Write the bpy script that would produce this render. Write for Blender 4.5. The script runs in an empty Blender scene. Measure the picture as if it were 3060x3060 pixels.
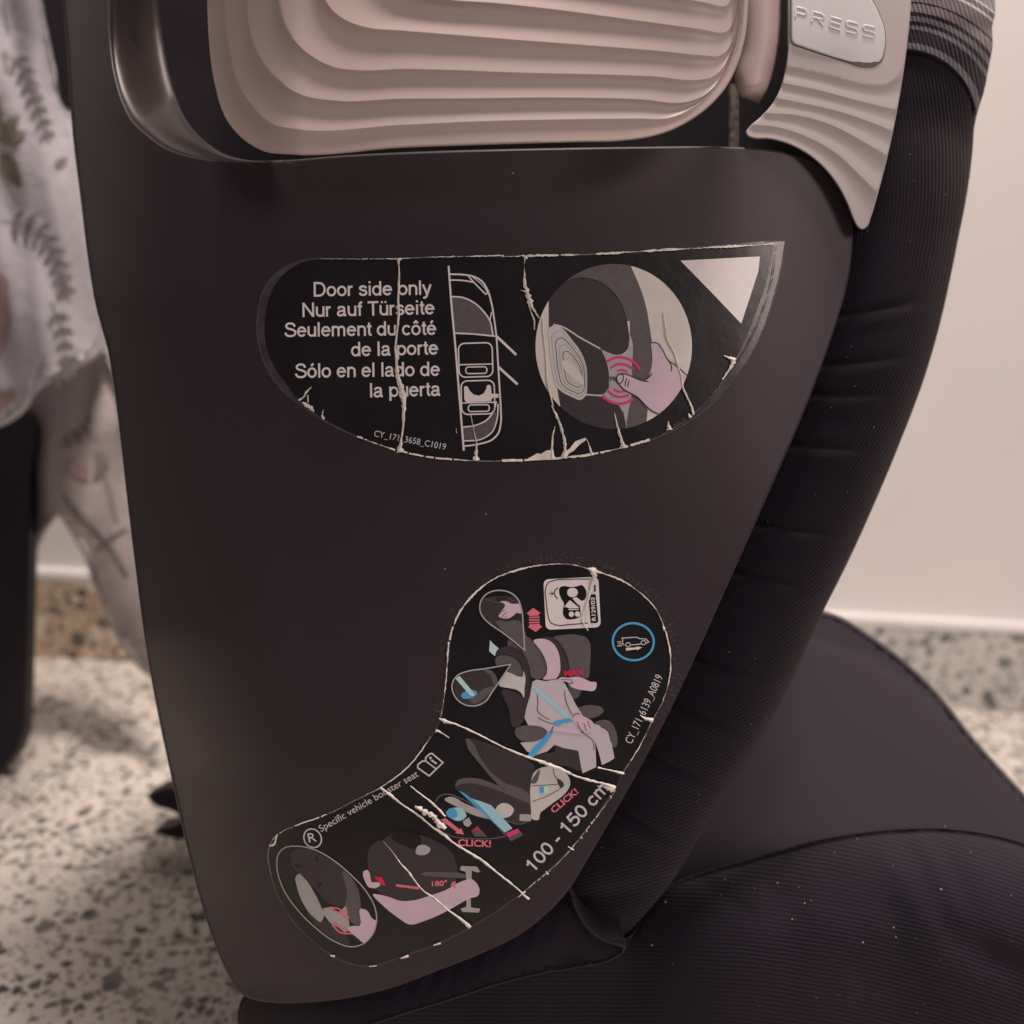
import bpy, bmesh, math, random
import numpy as np
from mathutils import Vector, Matrix
from mathutils.geometry import delaunay_2d_cdt
random.seed(4)
sc = bpy.context.scene
COL = bpy.context.collection

# ------------------------------------------------------------------ camera, light, exposure
R = math.radians
F = 1530.0 / math.tan(R(28))                 # focal length in photo pixels (3060 px wide frame)
cam_d = bpy.data.cameras.new('camera')
cam = bpy.data.objects.new('camera', cam_d); COL.objects.link(cam); sc.camera = cam
cam_d.sensor_width = 36; cam_d.lens = 18 / math.tan(R(28))
cam_d.clip_start = 0.01; cam_d.clip_end = 30
cam_d.dof.use_dof = True; cam_d.dof.focus_distance = 0.30; cam_d.dof.aperture_fstop = 7.6
PITCH, ROLL, CAM_H = 11.5, 3.2, 0.35
CAMM = Matrix.Translation((0, 0, CAM_H)) @ Matrix.Rotation(R(90 - PITCH), 4, 'X') @ Matrix.Rotation(R(ROLL), 4, 'Z')
cam.matrix_world = CAMM

w = bpy.data.worlds.new('World'); sc.world = w; w.use_nodes = True
w.node_tree.nodes['Background'].inputs[0].default_value = (1.0, 0.80, 0.76, 1)
w.node_tree.nodes['Background'].inputs[1].default_value = 0.14

def area(name, loc, target, size, power, color):
    d = bpy.data.lights.new(name, 'AREA'); d.shape = 'DISK'; d.size = size; d.energy = power; d.color = color
    o = bpy.data.objects.new(name, d); COL.objects.link(o); o.location = loc
    o.rotation_euler = (Vector(target) - Vector(loc)).to_track_quat('-Z', 'Y').to_euler()
    return o
area('ceiling_lamp', (0.12, 0.40, 2.1), (-0.05, 0.85, 0.3), 0.36, 13, (1.0, 0.82, 0.72)).data.spread = R(105)
area('front_fill', (1.3, -1.2, 1.5), (0.0, 0.4, 0.25), 0.8, 17, (1.0, 0.80, 0.75))  # unseen fill added from the front right
sc.view_settings.view_transform = 'Standard'; sc.view_settings.look = 'None'
sc.view_settings.exposure = 0.0; sc.view_settings.gamma = 1.0

# ------------------------------------------------------------------ materials
def lin1(v):
    v /= 255.0
    return v / 12.92 if v <= 0.04045 else ((v + 0.055) / 1.055) ** 2.4
LT = (0.80, 0.65, 0.56)                      # colour of the room's warm light on a white sheet
def col(r, g, b, k=1.0):
    return tuple(min(0.95, lin1(c) / l * k) for c, l in zip((r, g, b), LT)) + (1,)

def mat(name, color, rough=0.6, spec=0.5, noise=None, bump=None, metallic=0.0, sheen=0.0, coat=0.0):
    """noise=(scale, amount) mottles the colour and gloss; bump=(scale, metres)"""
    m = bpy.data.materials.new(name); m.use_nodes = True
    nt = m.node_tree; N = nt.nodes; L = nt.links; p = N['Principled BSDF']
    p.inputs['Base Color'].default_value = color
    p.inputs['Roughness'].default_value = rough
    p.inputs['Specular IOR Level'].default_value = spec
    p.inputs['Metallic'].default_value = metallic
    p.inputs['Sheen Weight'].default_value = sheen
    p.inputs['Coat Weight'].default_value = coat
    tc = N.new('ShaderNodeTexCoord')
    if noise:
        n = N.new('ShaderNodeTexNoise'); n.inputs['Scale'].default_value = noise[0]; n.inputs['Detail'].default_value = 6
        L.new(tc.outputs['Object'], n.inputs['Vector'])
        mr = N.new('ShaderNodeMapRange'); mr.inputs[1].default_value = 0.3; mr.inputs[2].default_value = 0.7
        mr.inputs[3].default_value = 1 - noise[1]; mr.inputs[4].default_value = 1 + noise[1]
        L.new(n.outputs[0], mr.inputs[0])
        mx = N.new('ShaderNodeVectorMath'); mx.operation = 'SCALE'; mx.inputs[0].default_value = color[:3]
        L.new(mr.outputs[0], mx.inputs['Scale']); L.new(mx.outputs[0], p.inputs['Base Color'])
        rr = N.new('ShaderNodeMapRange'); rr.inputs[1].default_value = 0.3; rr.inputs[2].default_value = 0.7
        rr.inputs[3].default_value = rough * 0.88; rr.inputs[4].default_value = min(1, rough * 1.12)
        L.new(n.outputs[0], rr.inputs[0]); L.new(rr.outputs[0], p.inputs['Roughness'])
    if bump:
        n2 = N.new('ShaderNodeTexNoise'); n2.inputs['Scale'].default_value = bump[0]; n2.inputs['Detail'].default_value = 3
        L.new(tc.outputs['Object'], n2.inputs['Vector'])
        b = N.new('ShaderNodeBump'); b.inputs['Distance'].default_value = bump[1]; b.inputs['Strength'].default_value = 1
        L.new(n2.outputs[0], b.inputs['Height']); L.new(b.outputs[0], p.inputs['Normal'])
    return m

def rib_mat(name, color, period, depth, stripes=None, fuzz=0.15, along=0.0):
    """knitted fabric: UV.x counts pixels across the ribs, UV.y carries the stripe radius"""
    m = bpy.data.materials.new(name); m.use_nodes = True
    nt = m.node_tree; N = nt.nodes; L = nt.links; p = N['Principled BSDF']
    p.inputs['Roughness'].default_value = 0.95; p.inputs['Specular IOR Level'].default_value = 0.12
    p.inputs['Sheen Weight'].default_value = 0.12; p.inputs['Sheen Roughness'].default_value = 0.5
    p.inputs['Sheen Tint'].default_value = (1, .9, .9, 1)
    uv = N.new('ShaderNodeUVMap'); uv.uv_map = 'UVMap'
    sx = N.new('ShaderNodeSeparateXYZ'); L.new(uv.outputs[0], sx.inputs[0])
    tc = N.new('ShaderNodeTexCoord')
    n = N.new('ShaderNodeTexNoise'); n.inputs['Scale'].default_value = 60; n.inputs['Detail'].default_value = 4
    L.new(tc.outputs['Object'], n.inputs['Vector'])
    a = N.new('ShaderNodeMath'); a.operation = 'MULTIPLY_ADD'; a.inputs[1].default_value = 10
    L.new(n.outputs[0], a.inputs[0]); L.new(sx.outputs[0], a.inputs[2])
    s = N.new('ShaderNodeMath'); s.operation = 'MULTIPLY'; s.inputs[1].default_value = 2 * math.pi / period
    L.new(a.outputs[0], s.inputs[0])
    si = N.new('ShaderNodeMath'); si.operation = 'SINE'; L.new(s.outputs[0], si.inputs[0])
    n2 = N.new('ShaderNodeTexNoise'); n2.inputs['Scale'].default_value = 1400; n2.inputs['Detail'].default_value = 3
    L.new(tc.outputs['Object'], n2.inputs['Vector'])
    h = N.new('ShaderNodeMath'); h.operation = 'MULTIPLY_ADD'; h.inputs[1].default_value = 1.6
    L.new(n2.outputs[0], h.inputs[0]); L.new(si.outputs[0], h.inputs[2])
    b = N.new('ShaderNodeBump'); b.inputs['Distance'].default_value = depth; b.inputs['Strength'].default_value = 1
    L.new(h.outputs[0], b.inputs['Height']); L.new(b.outputs[0], p.inputs['Normal'])
    big = N.new('ShaderNodeTexNoise'); big.inputs['Scale'].default_value = 25; big.inputs['Detail'].default_value = 5
    L.new(tc.outputs['Object'], big.inputs['Vector'])
    k1 = N.new('ShaderNodeMath'); k1.operation = 'MULTIPLY_ADD'; k1.inputs[1].default_value = 0.06; k1.inputs[2].default_value = 0.94
    L.new(si.outputs[0], k1.inputs[0])
    k2 = N.new('ShaderNodeMapRange'); k2.inputs[1].default_value = .3; k2.inputs[2].default_value = .7
    k2.inputs[3].default_value = .8; k2.inputs[4].default_value = 1.25
    L.new(big.outputs[0], k2.inputs[0])
    k3 = N.new('ShaderNodeMath'); k3.operation = 'MULTIPLY'; L.new(k1.outputs[0], k3.inputs[0]); L.new(k2.outputs[0], k3.inputs[1])
    mx = N.new('ShaderNodeVectorMath'); mx.operation = 'SCALE'; mx.inputs[0].default_value = color[:3]
    if stripes:
        lo, hi = stripes[0][0], stripes[-1][0]
        nz = N.new('ShaderNodeTexNoise'); nz.inputs['Scale'].default_value = 900; nz.inputs['Detail'].default_value = 2
        L.new(tc.outputs['Object'], nz.inputs['Vector'])
        j = N.new('ShaderNodeMath'); j.operation = 'MULTIPLY_ADD'; j.inputs[1].default_value = 7
        L.new(nz.outputs[0], j.inputs[0]); L.new(sx.outputs[1], j.inputs[2])
        mr = N.new('ShaderNodeMapRange'); mr.inputs[1].default_value = lo; mr.inputs[2].default_value = hi
        L.new(j.outputs[0], mr.inputs[0])
        cr = N.new('ShaderNodeValToRGB'); cr.color_ramp.interpolation = 'CONSTANT'
        e = cr.color_ramp.elements
        while len(e) > 1: e.remove(e[-1])
        for i, (pos, c) in enumerate(stripes[:-1]):
            t = (pos - lo) / (hi - lo)
            el = e[0] if i == 0 else e.new(t)
            el.position = t; el.color = c
        L.new(mr.outputs[0], cr.inputs[0]); L.new(cr.outputs[0], mx.inputs[0])
    L.new(k3.outputs[0], mx.inputs['Scale']); L.new(mx.outputs[0], p.inputs['Base Color'])
    return m

def terrazzo(name, base, tint, scale=1.0, dark=1.0):
    m = bpy.data.materials.new(name); m.use_nodes = True
    nt = m.node_tree; N = nt.nodes; L = nt.links; p = N['Principled BSDF']
    p.inputs['Roughness'].default_value = 0.38; p.inputs['Specular IOR Level'].default_value = 0.35
    tc = N.new('ShaderNodeTexCoord'); src = tc.outputs['Object']
    dn = N.new('ShaderNodeTexNoise'); dn.inputs['Scale'].default_value = 150; dn.inputs['Detail'].default_value = 2
    L.new(src, dn.inputs['Vector'])
    off = N.new('ShaderNodeVectorMath'); off.operation = 'SCALE'; off.inputs['Scale'].default_value = 0.006
    L.new(dn.outputs['Color'], off.inputs[0])
    ad = N.new('ShaderNodeVectorMath'); L.new(src, ad.inputs[0]); L.new(off.outputs[0], ad.inputs[1])
    cur = None
    mott = N.new('ShaderNodeTexNoise'); mott.inputs['Scale'].default_value = 30; mott.inputs['Detail'].default_value = 6
    L.new(src, mott.inputs['Vector'])
    mix0 = N.new('ShaderNodeMixRGB'); mix0.inputs[1].default_value = base
    mix0.inputs[2].default_value = tuple(c * .82 for c in base[:3]) + (1,)
    L.new(mott.outputs[0], mix0.inputs[0]); cur = mix0.outputs[0]
    for sc_, lo, hi, pal in ((250, .16, .56, 0), (135, .24, .64, 1), (75, .2, .54, 2)):
        v = N.new('ShaderNodeTexVoronoi'); v.inputs['Scale'].default_value = sc_ * scale; v.feature = 'F1'
        v.distance = 'MINKOWSKI' if pal else 'EUCLIDEAN'
        if pal: v.inputs['Exponent'].default_value = 1.3
        v.inputs['Randomness'].default_value = 1.0
        L.new(ad.outputs[0], v.inputs['Vector'])
        sep = N.new('ShaderNodeSeparateXYZ'); L.new(v.outputs['Color'], sep.inputs[0])
        th = N.new('ShaderNodeMapRange'); th.inputs[1].default_value = (.2, .25, .62)[pal]; th.inputs[2].default_value = 1
        th.inputs[3].default_value = lo; th.inputs[4].default_value = hi
        L.new(sep.outputs[0], th.inputs[0])
        lt = N.new('ShaderNodeMath'); lt.operation = 'LESS_THAN'
        L.new(v.outputs['Distance'], lt.inputs[0]); L.new(th.outputs[0], lt.inputs[1])
        cr = N.new('ShaderNodeValToRGB'); cr.color_ramp.interpolation = 'CONSTANT'
        e = cr.color_ramp.elements
        cols = [(0, (80, 76, 71)), (.22, (106, 98, 92)), (.42, (58, 58, 56)), (.55, (140, 126, 112)), (.70, (76, 78, 72)),
                (.82, (205, 190, 175)), (.92, (150, 118, 98)), (.95, (60, 64, 58))]
        e[0].position = 0; e[0].color = col(*cols[0][1]); e[1].position = cols[1][0]; e[1].color = col(*cols[1][1])
        for q, c in cols[2:]:
            el = e.new(q); el.color = col(*c)
        L.new(sep.outputs[1], cr.inputs[0])
        fac = N.new('ShaderNodeMath'); fac.operation = 'MULTIPLY'; fac.inputs[1].default_value = (0.7, 0.95, 0.9)[pal] * dark
        L.new(lt.outputs[0], fac.inputs[0])
        mx = N.new('ShaderNodeMixRGB'); L.new(fac.outputs[0], mx.inputs[0]); L.new(cur, mx.inputs[1]); L.new(cr.outputs[0], mx.inputs[2])
        cur = mx.outputs[0]
    t = N.new('ShaderNodeMixRGB'); t.blend_type = 'MULTIPLY'; t.inputs[0].default_value = 1; t.inputs[2].default_value = tint
    L.new(cur, t.inputs[1]); L.new(t.outputs[0], p.inputs['Base Color'])
    return m

M = {}
M['shell'] = mat('dark brown matt plastic', col(55, 42, 46, .76), 0.44, 0.36, (9, .12), (3200, .00004))
M['beige'] = mat('beige plastic', col(186, 157, 144, .80), 0.45, 0.4, (14, .03), (1800, .00001))
M['beige_wing'] = mat('greige plastic', col(186, 164, 154, .80), 0.5, 0.4, (14, .03), (1800, .00001))
M['button'] = mat('pale plastic button', col(200, 186, 178, .92), 0.42, 0.4, (20, .03), (2500, .00001))
M['black'] = mat('black plastic', col(34, 27, 32), 0.55, 0.3, (20, .2), (1500, .00003))
M['pocket'] = mat('dark glossy socket plastic', col(54, 42, 39, .7), 0.42, 0.5, (20, .1))
M['steel'] = mat('dull steel', (0.34, 0.31, 0.28, 1), 0.5, 0.5, (500, .45), (900, .00005), metallic=.2)
M['wall'] = mat('wall paint', col(216, 196, 183), 0.85, 0.2, (5, .03), (260, .0003))
M['bead'] = mat('near white ledge', col(238, 222, 208), 0.6, 0.3, (10, .04))  # paler than the wall, for the strip along the skirting top
M['grout'] = mat('tile joint', col(150, 132, 118), 0.9, 0.1, (60, .1))
M['terrazzo'] = terrazzo('terrazzo floor', col(216, 196, 180, 1), (1, .96, .92, 1))
M['terrazzo_brown'] = terrazzo('brown terrazzo', col(196, 170, 146), (1, .88, .78, 1), .75)
M['terrazzo_grey'] = terrazzo('grey terrazzo', col(205, 190, 176), (.92, .89, .86, 1), .75, .9)
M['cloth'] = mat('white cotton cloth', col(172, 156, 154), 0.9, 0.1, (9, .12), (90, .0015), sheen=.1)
M['cloth_shade'] = mat('shaded cotton cloth', col(150, 130, 122), 0.9, 0.1, (9, .12), (90, .0015), sheen=.2)  # same white cloth, its shade put into a darker colour
M['dark_cushion'] = mat('smooth dark fabric', col(78, 67, 69, .92), 0.8, 0.2, (4, .12), (900, .0001), sheen=.15)
M['black_rib'] = rib_mat('black ribbed knit', col(31, 25, 32, .74), 10.5, .00006)
M['seat_rib'] = rib_mat('charcoal ribbed knit', col(42, 35, 41, .78), 13, .00010)
M['plain_knit'] = rib_mat('black plain knit', col(34, 27, 35, .66), 9, .00005)
g1, d1, mv, wt, gl, nv = col(106, 96, 95), col(38, 34, 39), col(124, 106, 104), col(205, 190, 180), col(150, 140, 138), col(36, 34, 46)
ST = [(205, d1), (212, g1), (238, d1), (278, g1), (290, d1), (303, g1), (318, d1), (331, mv), (355, nv), (362, mv), (399, wt), (407, mv), (421, wt), (427, gl), (600, gl)]
M['striped'] = rib_mat('striped knit', d1, 12, .00012, stripes=ST)
# printing inks and paper
M['ink_black'] = mat('black print', col(26, 21, 25, .7), 0.33, 0.45, (60, .25), (110, .00016))
M['clear'] = mat('clear laminate edge', col(68, 56, 56, .8), 0.3, 0.6, (200, .35), (500, .00004))
M['white'] = mat('white print', col(222, 200, 190), 0.4, 0.4, (250, .04))
M['paper'] = mat('torn paper', col(226, 204, 186), 0.8, 0.2, (400, .18), (900, .00006))
M['greyfill'] = mat('grey print', col(100, 88, 88, .85), 0.4, 0.4, (900, .12))
M['g_mid'] = mat('mid grey print', col(96, 84, 82, .95), 0.4, 0.4, (500, .08))
M['g_dark'] = mat('dark grey print', col(68, 56, 57, .8), 0.4, 0.4, (500, .08))
M['g_light'] = mat('light grey print', col(172, 158, 150), 0.4, 0.4, (300, .05))
M['g_pale'] = mat('pale grey print', col(200, 184, 172), 0.4, 0.4, (300, .05))
M['cream'] = mat('cream print', col(214, 194, 178), 0.4, 0.4, (120, .05), (140, .0002))
M['skin'] = mat('pink skin print', col(208, 172, 176), 0.4, 0.4, (200, .04))
M['cloth_ink'] = mat('pale clothing print', col(196, 174, 172), 0.4, 0.4, (200, .04))
M['line'] = mat('dark line print', col(45, 38, 42), 0.4, 0.4)
M['pink'] = mat('magenta print', col(232, 46, 120), 0.4, 0.4, (500, .05))
M['coral'] = mat('coral print', col(222, 110, 122), 0.4, 0.4, (500, .10))
M['red'] = mat('red print', col(205, 40, 70), 0.4, 0.4)
M['blue'] = mat('blue print', col(84, 152, 192), 0.4, 0.4)
M['paleblue'] = mat('pale blue print', col(160, 190, 200), 0.4, 0.4)
M['cyan'] = mat('light cyan print', col(185, 205, 208), 0.4, 0.4)
M['lettering'] = mat('pale lettering print', col(205, 186, 182), 0.4, 0.4)
M['residue'] = mat('dusty glue residue', col(84, 72, 70), 0.9, 0.1, (900, .35))
M['leaf_green'] = mat('olive leaf print', col(118, 106, 88), 0.9, 0.1, (80, .15))
M['leaf_grey'] = mat('grey green leaf print', col(112, 102, 96), 0.9, 0.1, (80, .15))
M['flower'] = mat('pink flower print', col(160, 126, 122), 0.9, 0.1, (60, .2))
M['lint'] = mat('lint', col(150, 140, 138), 0.9, 0.1)
M['hair'] = mat('fibre fuzz', col(96, 88, 88), 0.9, 0.1)

# ------------------------------------------------------------------ geometry helpers
def W(px, py, z):                            # photo pixel at camera depth z -> world point
    return CAMM @ Vector(((px - 1530) / F * z, -(py - 1530) / F * z, -z))
AXIS = (CAMM.to_3x3() @ Vector((0, 0, -1))).normalized()
CAMP = CAMM.translation

def D(pts, k=3060 / 1932): return [(x * k, y * k) for x, y in pts]
def X(S, pts):
    x0, y0, s = S
    return [(x0 + p[0] * s, y0 + p[1] * s) + tuple(p[2:]) for p in pts]
S0 = (0, 0, 3060 / 1932); C1 = (0, 0, 1200 / 1932); C2 = (1100, 0, 1200 / 1932); C3 = (2100, 0, 960 / 1932)
S1 = (760, 700, 800 / 1932); S2 = (1500, 680, 900 / 1932); S3 = (1280, 1660, 780 / 1932)
S4 = (780, 2200, 760 / 1932); S5 = (1280, 2160, 700 / 1932); S6 = (1340, 1720, 500 / 1932)

def spline(pts, n=8, closed=False):
    P = [tuple(map(float, p)) for p in pts]
    if len(P) < 3: return P
    out = []; N_ = len(P); rng = range(N_ if closed else N_ - 1)
    for i in rng:
        if closed: a, b, c, d = P[(i - 1) % N_], P[i], P[(i + 1) % N_], P[(i + 2) % N_]
        else: a, b, c, d = P[max(i - 1, 0)], P[i], P[i + 1], P[min(i + 2, N_ - 1)]
        # centripetal-like tangents limited by the neighbouring spans (no overshoot)
        def dist(u, v): return math.hypot(u[0] - v[0], u[1] - v[1]) + 1e-9
        l0, l1, l2 = dist(a, b), dist(b, c), dist(c, d)
        for k in range(n):
            t = k / n; q = []
            for j in range(len(b)):
                m1 = ((c[j] - b[j]) / l1 * l0 + (b[j] - a[j]) / l0 * l1) / (l0 + l1) * l1 if l0 > 1e-6 else c[j] - b[j]
                m2 = ((d[j] - c[j]) / l2 * l1 + (c[j] - b[j]) / l1 * l2) / (l1 + l2) * l1 if l2 > 1e-6 else c[j] - b[j]
                h00 = 2 * t**3 - 3 * t**2 + 1; h10 = t**3 - 2 * t**2 + t; h01 = -2 * t**3 + 3 * t**2; h11 = t**3 - t**2
                q.append(h00 * b[j] + h10 * m1 + h01 * c[j] + h11 * m2)
            out.append(tuple(q))
    if not closed: out.append(P[-1])
    return out

def resample(pts, n):
    A = np.array([p[:2] for p in pts]); seg = np.hypot(*(A[1:] - A[:-1]).T); s = np.concatenate([[0], np.cumsum(seg)])
    t = np.linspace(0, s[-1], n)
    return list(zip(np.interp(t, s, A[:, 0]), np.interp(t, s, A[:, 1])))

def area2(pts): return sum(pts[i][0] * pts[(i + 1) % len(pts)][1] - pts[(i + 1) % len(pts)][0] * pts[i][1] for i in range(len(pts)))

def offset(pts, d):
    """move a closed outline inwards by d px"""
    sgn = 1 if area2(pts) > 0 else -1; n = len(pts); out = []
    for i in range(n):
        a, c = pts[i - 1], pts[(i + 1) % n]
        tx, ty = c[0] - a[0], c[1] - a[1]; l = math.hypot(tx, ty) or 1
        out.append((pts[i][0] - ty / l * d * sgn, pts[i][1] + tx / l * d * sgn))
    return out

def inside_np(px, py, poly):
    A = np.array([p[:2] for p in poly]); x1, y1 = A[:, 0], A[:, 1]; x2, y2 = np.roll(x1, -1), np.roll(y1, -1)
    r = np.zeros(len(px), bool)
    for a, b, c, d in zip(x1, y1, x2, y2):
        if b == d: continue
        k = (b > py) != (d > py)
        r ^= k & (px < (c - a) * (py - b) / (d - b) + a)
    return r

def tri_patch(outline, spacing=None, holes=(), creases=()):
    """triangulate an outline (with interior grid) -> list of 2D points, triangles"""
    pts = [tuple(p[:2]) for p in outline]; edges = [(i, (i + 1) % len(pts)) for i in range(len(pts))]
    for h in holes:
        b = len(pts); pts += [tuple(p[:2]) for p in h]; edges += [(b + i, b + (i + 1) % len(h)) for i in range(len(h))]
    for c_ in creases:
        c_ = np.array([p[:2] for p in c_]); kk = inside_np(c_[:, 0], c_[:, 1], offset(outline, 1.5))
        prev = None
        for p, q in zip(c_.tolist(), kk):
            if q:
                pts.append(tuple(p))
                if prev is not None: edges.append((prev, len(pts) - 1))
                prev = len(pts) - 1
            else: prev = None
    if spacing:
        A = np.array(pts); x0, y0 = A.min(0); x1, y1 = A.max(0)
        gx, gy = np.meshgrid(np.arange(x0 + spacing / 2, x1, spacing), np.arange(y0 + spacing / 2, y1, spacing))
        gx[::2] += spacing / 2
        gx, gy = gx.ravel(), gy.ravel(); k = inside_np(gx, gy, outline)
        gx, gy = gx[k], gy[k]
        if len(gx):
            keep = np.ones(len(gx), bool)
            for p in A: keep &= (gx - p[0]) ** 2 + (gy - p[1]) ** 2 > (spacing * .45) ** 2
            pts += list(zip(gx[keep].tolist(), gy[keep].tolist()))
    r = delaunay_2d_cdt([Vector(p) for p in pts], edges, [], 0, 1e-4, True)
    v = [(p.x, p.y) for p in r[0]]; f = [list(t) for t in r[2]]
    if not f: return v, []
    c = np.array([[sum(v[i][0] for i in t) / len(t), sum(v[i][1] for i in t) / len(t)] for t in f])
    k = inside_np(c[:, 0], c[:, 1], outline)
    for h in holes: k &= ~inside_np(c[:, 0], c[:, 1], h)
    f = [t for t, q in zip(f, k) if q]
    f = [t if area2([v[i] for i in t]) < 0 else t[::-1] for t in f]      # face the camera (y is down)
    return v, f

def clip_poly(sub, clip):
    out = [tuple(p[:2]) for p in sub]; sg = 1 if area2(clip) > 0 else -1
    for i in range(len(clip)):
        a, b = clip[i], clip[(i + 1) % len(clip)]; inp, out = out, []
        def side(p): return sg * ((b[0] - a[0]) * (p[1] - a[1]) - (b[1] - a[1]) * (p[0] - a[0]))
        for j in range(len(inp)):
            p, q = inp[j - 1], inp[j]; sp, sq = side(p), side(q)
            if (sp >= 0) != (sq >= 0):
                t = sp / (sp - sq); out.append((p[0] + (q[0] - p[0]) * t, p[1] + (q[1] - p[1]) * t))
            if sq >= 0: out.append(q)
        if not out: return []
    r = [out[0]]
    for p in out[1:]:
        if math.hypot(p[0] - r[-1][0], p[1] - r[-1][1]) > .3: r.append(p)
    return r

ROOTLOC = {}
def link(name, verts, faces, mats, parent=None, mi=None, uvs=None, angle=40, smooth=True, merge=True, solid=0):
    me = bpy.data.meshes.new(name)
    base = ROOTLOC.get(id(parent), Vector((0, 0, 0))) if parent else Vector((0, 0, 0))
    me.from_pydata([tuple(Vector(v) - base) for v in verts], [], faces)
    ms = mats if isinstance(mats, (list, tuple)) else [mats]
    for m in ms: me.materials.append(m)
    if mi: me.polygons.foreach_set('material_index', mi)
    if uvs:
        ul = me.uv_layers.new(name='UVMap'); li = np.zeros(len(me.loops), np.int32)
        me.loops.foreach_get('vertex_index', li)
        ul.data.foreach_set('uv', np.array(uvs, dtype=np.float32)[li].ravel())
    if merge:
        bm = bmesh.new(); bm.from_mesh(me); bmesh.ops.remove_doubles(bm, verts=bm.verts, dist=2e-6); bm.to_mesh(me); bm.free()
    me.validate(); me.update()
    if smooth:
        me.polygons.foreach_set('use_smooth', [True] * len(me.polygons)); me.set_sharp_from_angle(angle=R(angle))
    o = bpy.data.objects.new(name, me); COL.objects.link(o)
    if parent:
        o.parent = parent; ROOTLOC[id(o)] = base
    if solid:
        s = o.modifiers.new('solid', 'SOLIDIFY'); s.thickness = solid; s.offset = -1
    return o

def empty(name, loc):
    o = bpy.data.objects.new(name, None); COL.objects.link(o); o.location = loc; o.empty_display_size = .05
    ROOTLOC[id(o)] = Vector(loc); return o

def tag(o, label, cat=None, group=None, kind=None):
    if label: o['label'] = label
    if cat: o['category'] = cat
    if group: o['group'] = group
    if kind: o['kind'] = kind
    return o

def slab(name, outline, zf, m, parent, bevel=4, bz=None, thick=.02, spacing=30, holes=(), uvf=None, steps=4, angle=50, creases=(), ray=None, **kw):
    """a shaped panel: front follows depth zf(px,py), its edge rounded over `bevel` px, sides going straight back"""
    V, Fc, U = [], [], []
    inner = offset(outline, bevel) if bevel else list(outline)
    v, f = tri_patch(inner, spacing, holes, creases)
    for p in v: V.append(W(p[0], p[1], zf(*p))); U.append(uvf(*p) if uvf else (0, 0))
    Fc += f
    rings = [inner]; n = len(outline)
    if bz is None: bz = bevel / F * .3
    for k in range(1, steps + 1):
        if not bevel: break
        a = k / steps * math.pi / 2
        rings.append([(p[0] + (q[0] - p[0]) * math.sin(a), p[1] + (q[1] - p[1]) * math.sin(a)) for p, q in zip(inner, outline)])
    idx = []
    for k, r in enumerate(rings):
        a = k / max(1, steps) * math.pi / 2; dz = bz * (1 - math.cos(a)) if bevel else 0
        idx.append(len(V))
        for p, p0 in zip(r, inner):
            V.append(W(p[0], p[1], zf(*p0) + dz)); U.append(uvf(*p) if uvf else (0, 0))
    idx.append(len(V))
    if ray is not None: rings.append(offset(rings[-1], ray))
    for p, p0 in zip(rings[-1], inner):
        V.append(W(p[0], p[1], zf(*p0) + (bz if bevel else 0) + thick) if ray is not None else W(p[0], p[1], zf(*p0) + (bz if bevel else 0)) + AXIS * thick); U.append(uvf(*p) if uvf else (0, 0))
    flip = area2(outline) > 0
    for a, b in zip(idx[:-1], idx[1:]):
        for i in range(n):
            j = (i + 1) % n; q = [a + i, a + j, b + j, b + i]
            Fc.append(q if not flip else q[::-1])
    # closing face at the back (fan-free: one triangulated copy)
    vb, fb = tri_patch(rings[-1], None, holes)
    if len(vb) == n:
        b = idx[-1]
        Fc += [[b + i for i in t][::-1] for t in fb]
    for h in holes:
        h0 = len(V)
        for p in h: V.append(W(p[0], p[1], zf(*p))); U.append((0, 0))
        h1 = len(V)
        for p in h: V.append(W(p[0], p[1], zf(*p)) + AXIS * thick); U.append((0, 0))
        fl = area2(h) > 0; m_ = len(h)
        for i in range(m_):
            j = (i + 1) % m_; q = [h0 + i, h0 + j, h1 + j, h1 + i]
            Fc.append(q if fl else q[::-1])
    return link(name, V, Fc, m, parent, uvs=U if uvf else None, angle=angle, **kw)

def loft(name, rows, zf, m, parent, uvf=None, angle=180, closed_back=None, **kw):
    """rows: list of equally long lists of (px,py,z)"""
    V, Fc, U = [], [], []; n = len(rows[0])
    for r in rows:
        for p in r:
            V.append(W(*p)); U.append(uvf(*p) if uvf else (0, 0))
    for a in range(len(rows) - 1):
        for i in range(n - 1):
            Fc.append([a * n + i, (a + 1) * n + i, (a + 1) * n + i + 1, a * n + i + 1])
    return link(name, V, Fc, m, parent, uvs=U if uvf else None, angle=angle, **kw)

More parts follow.
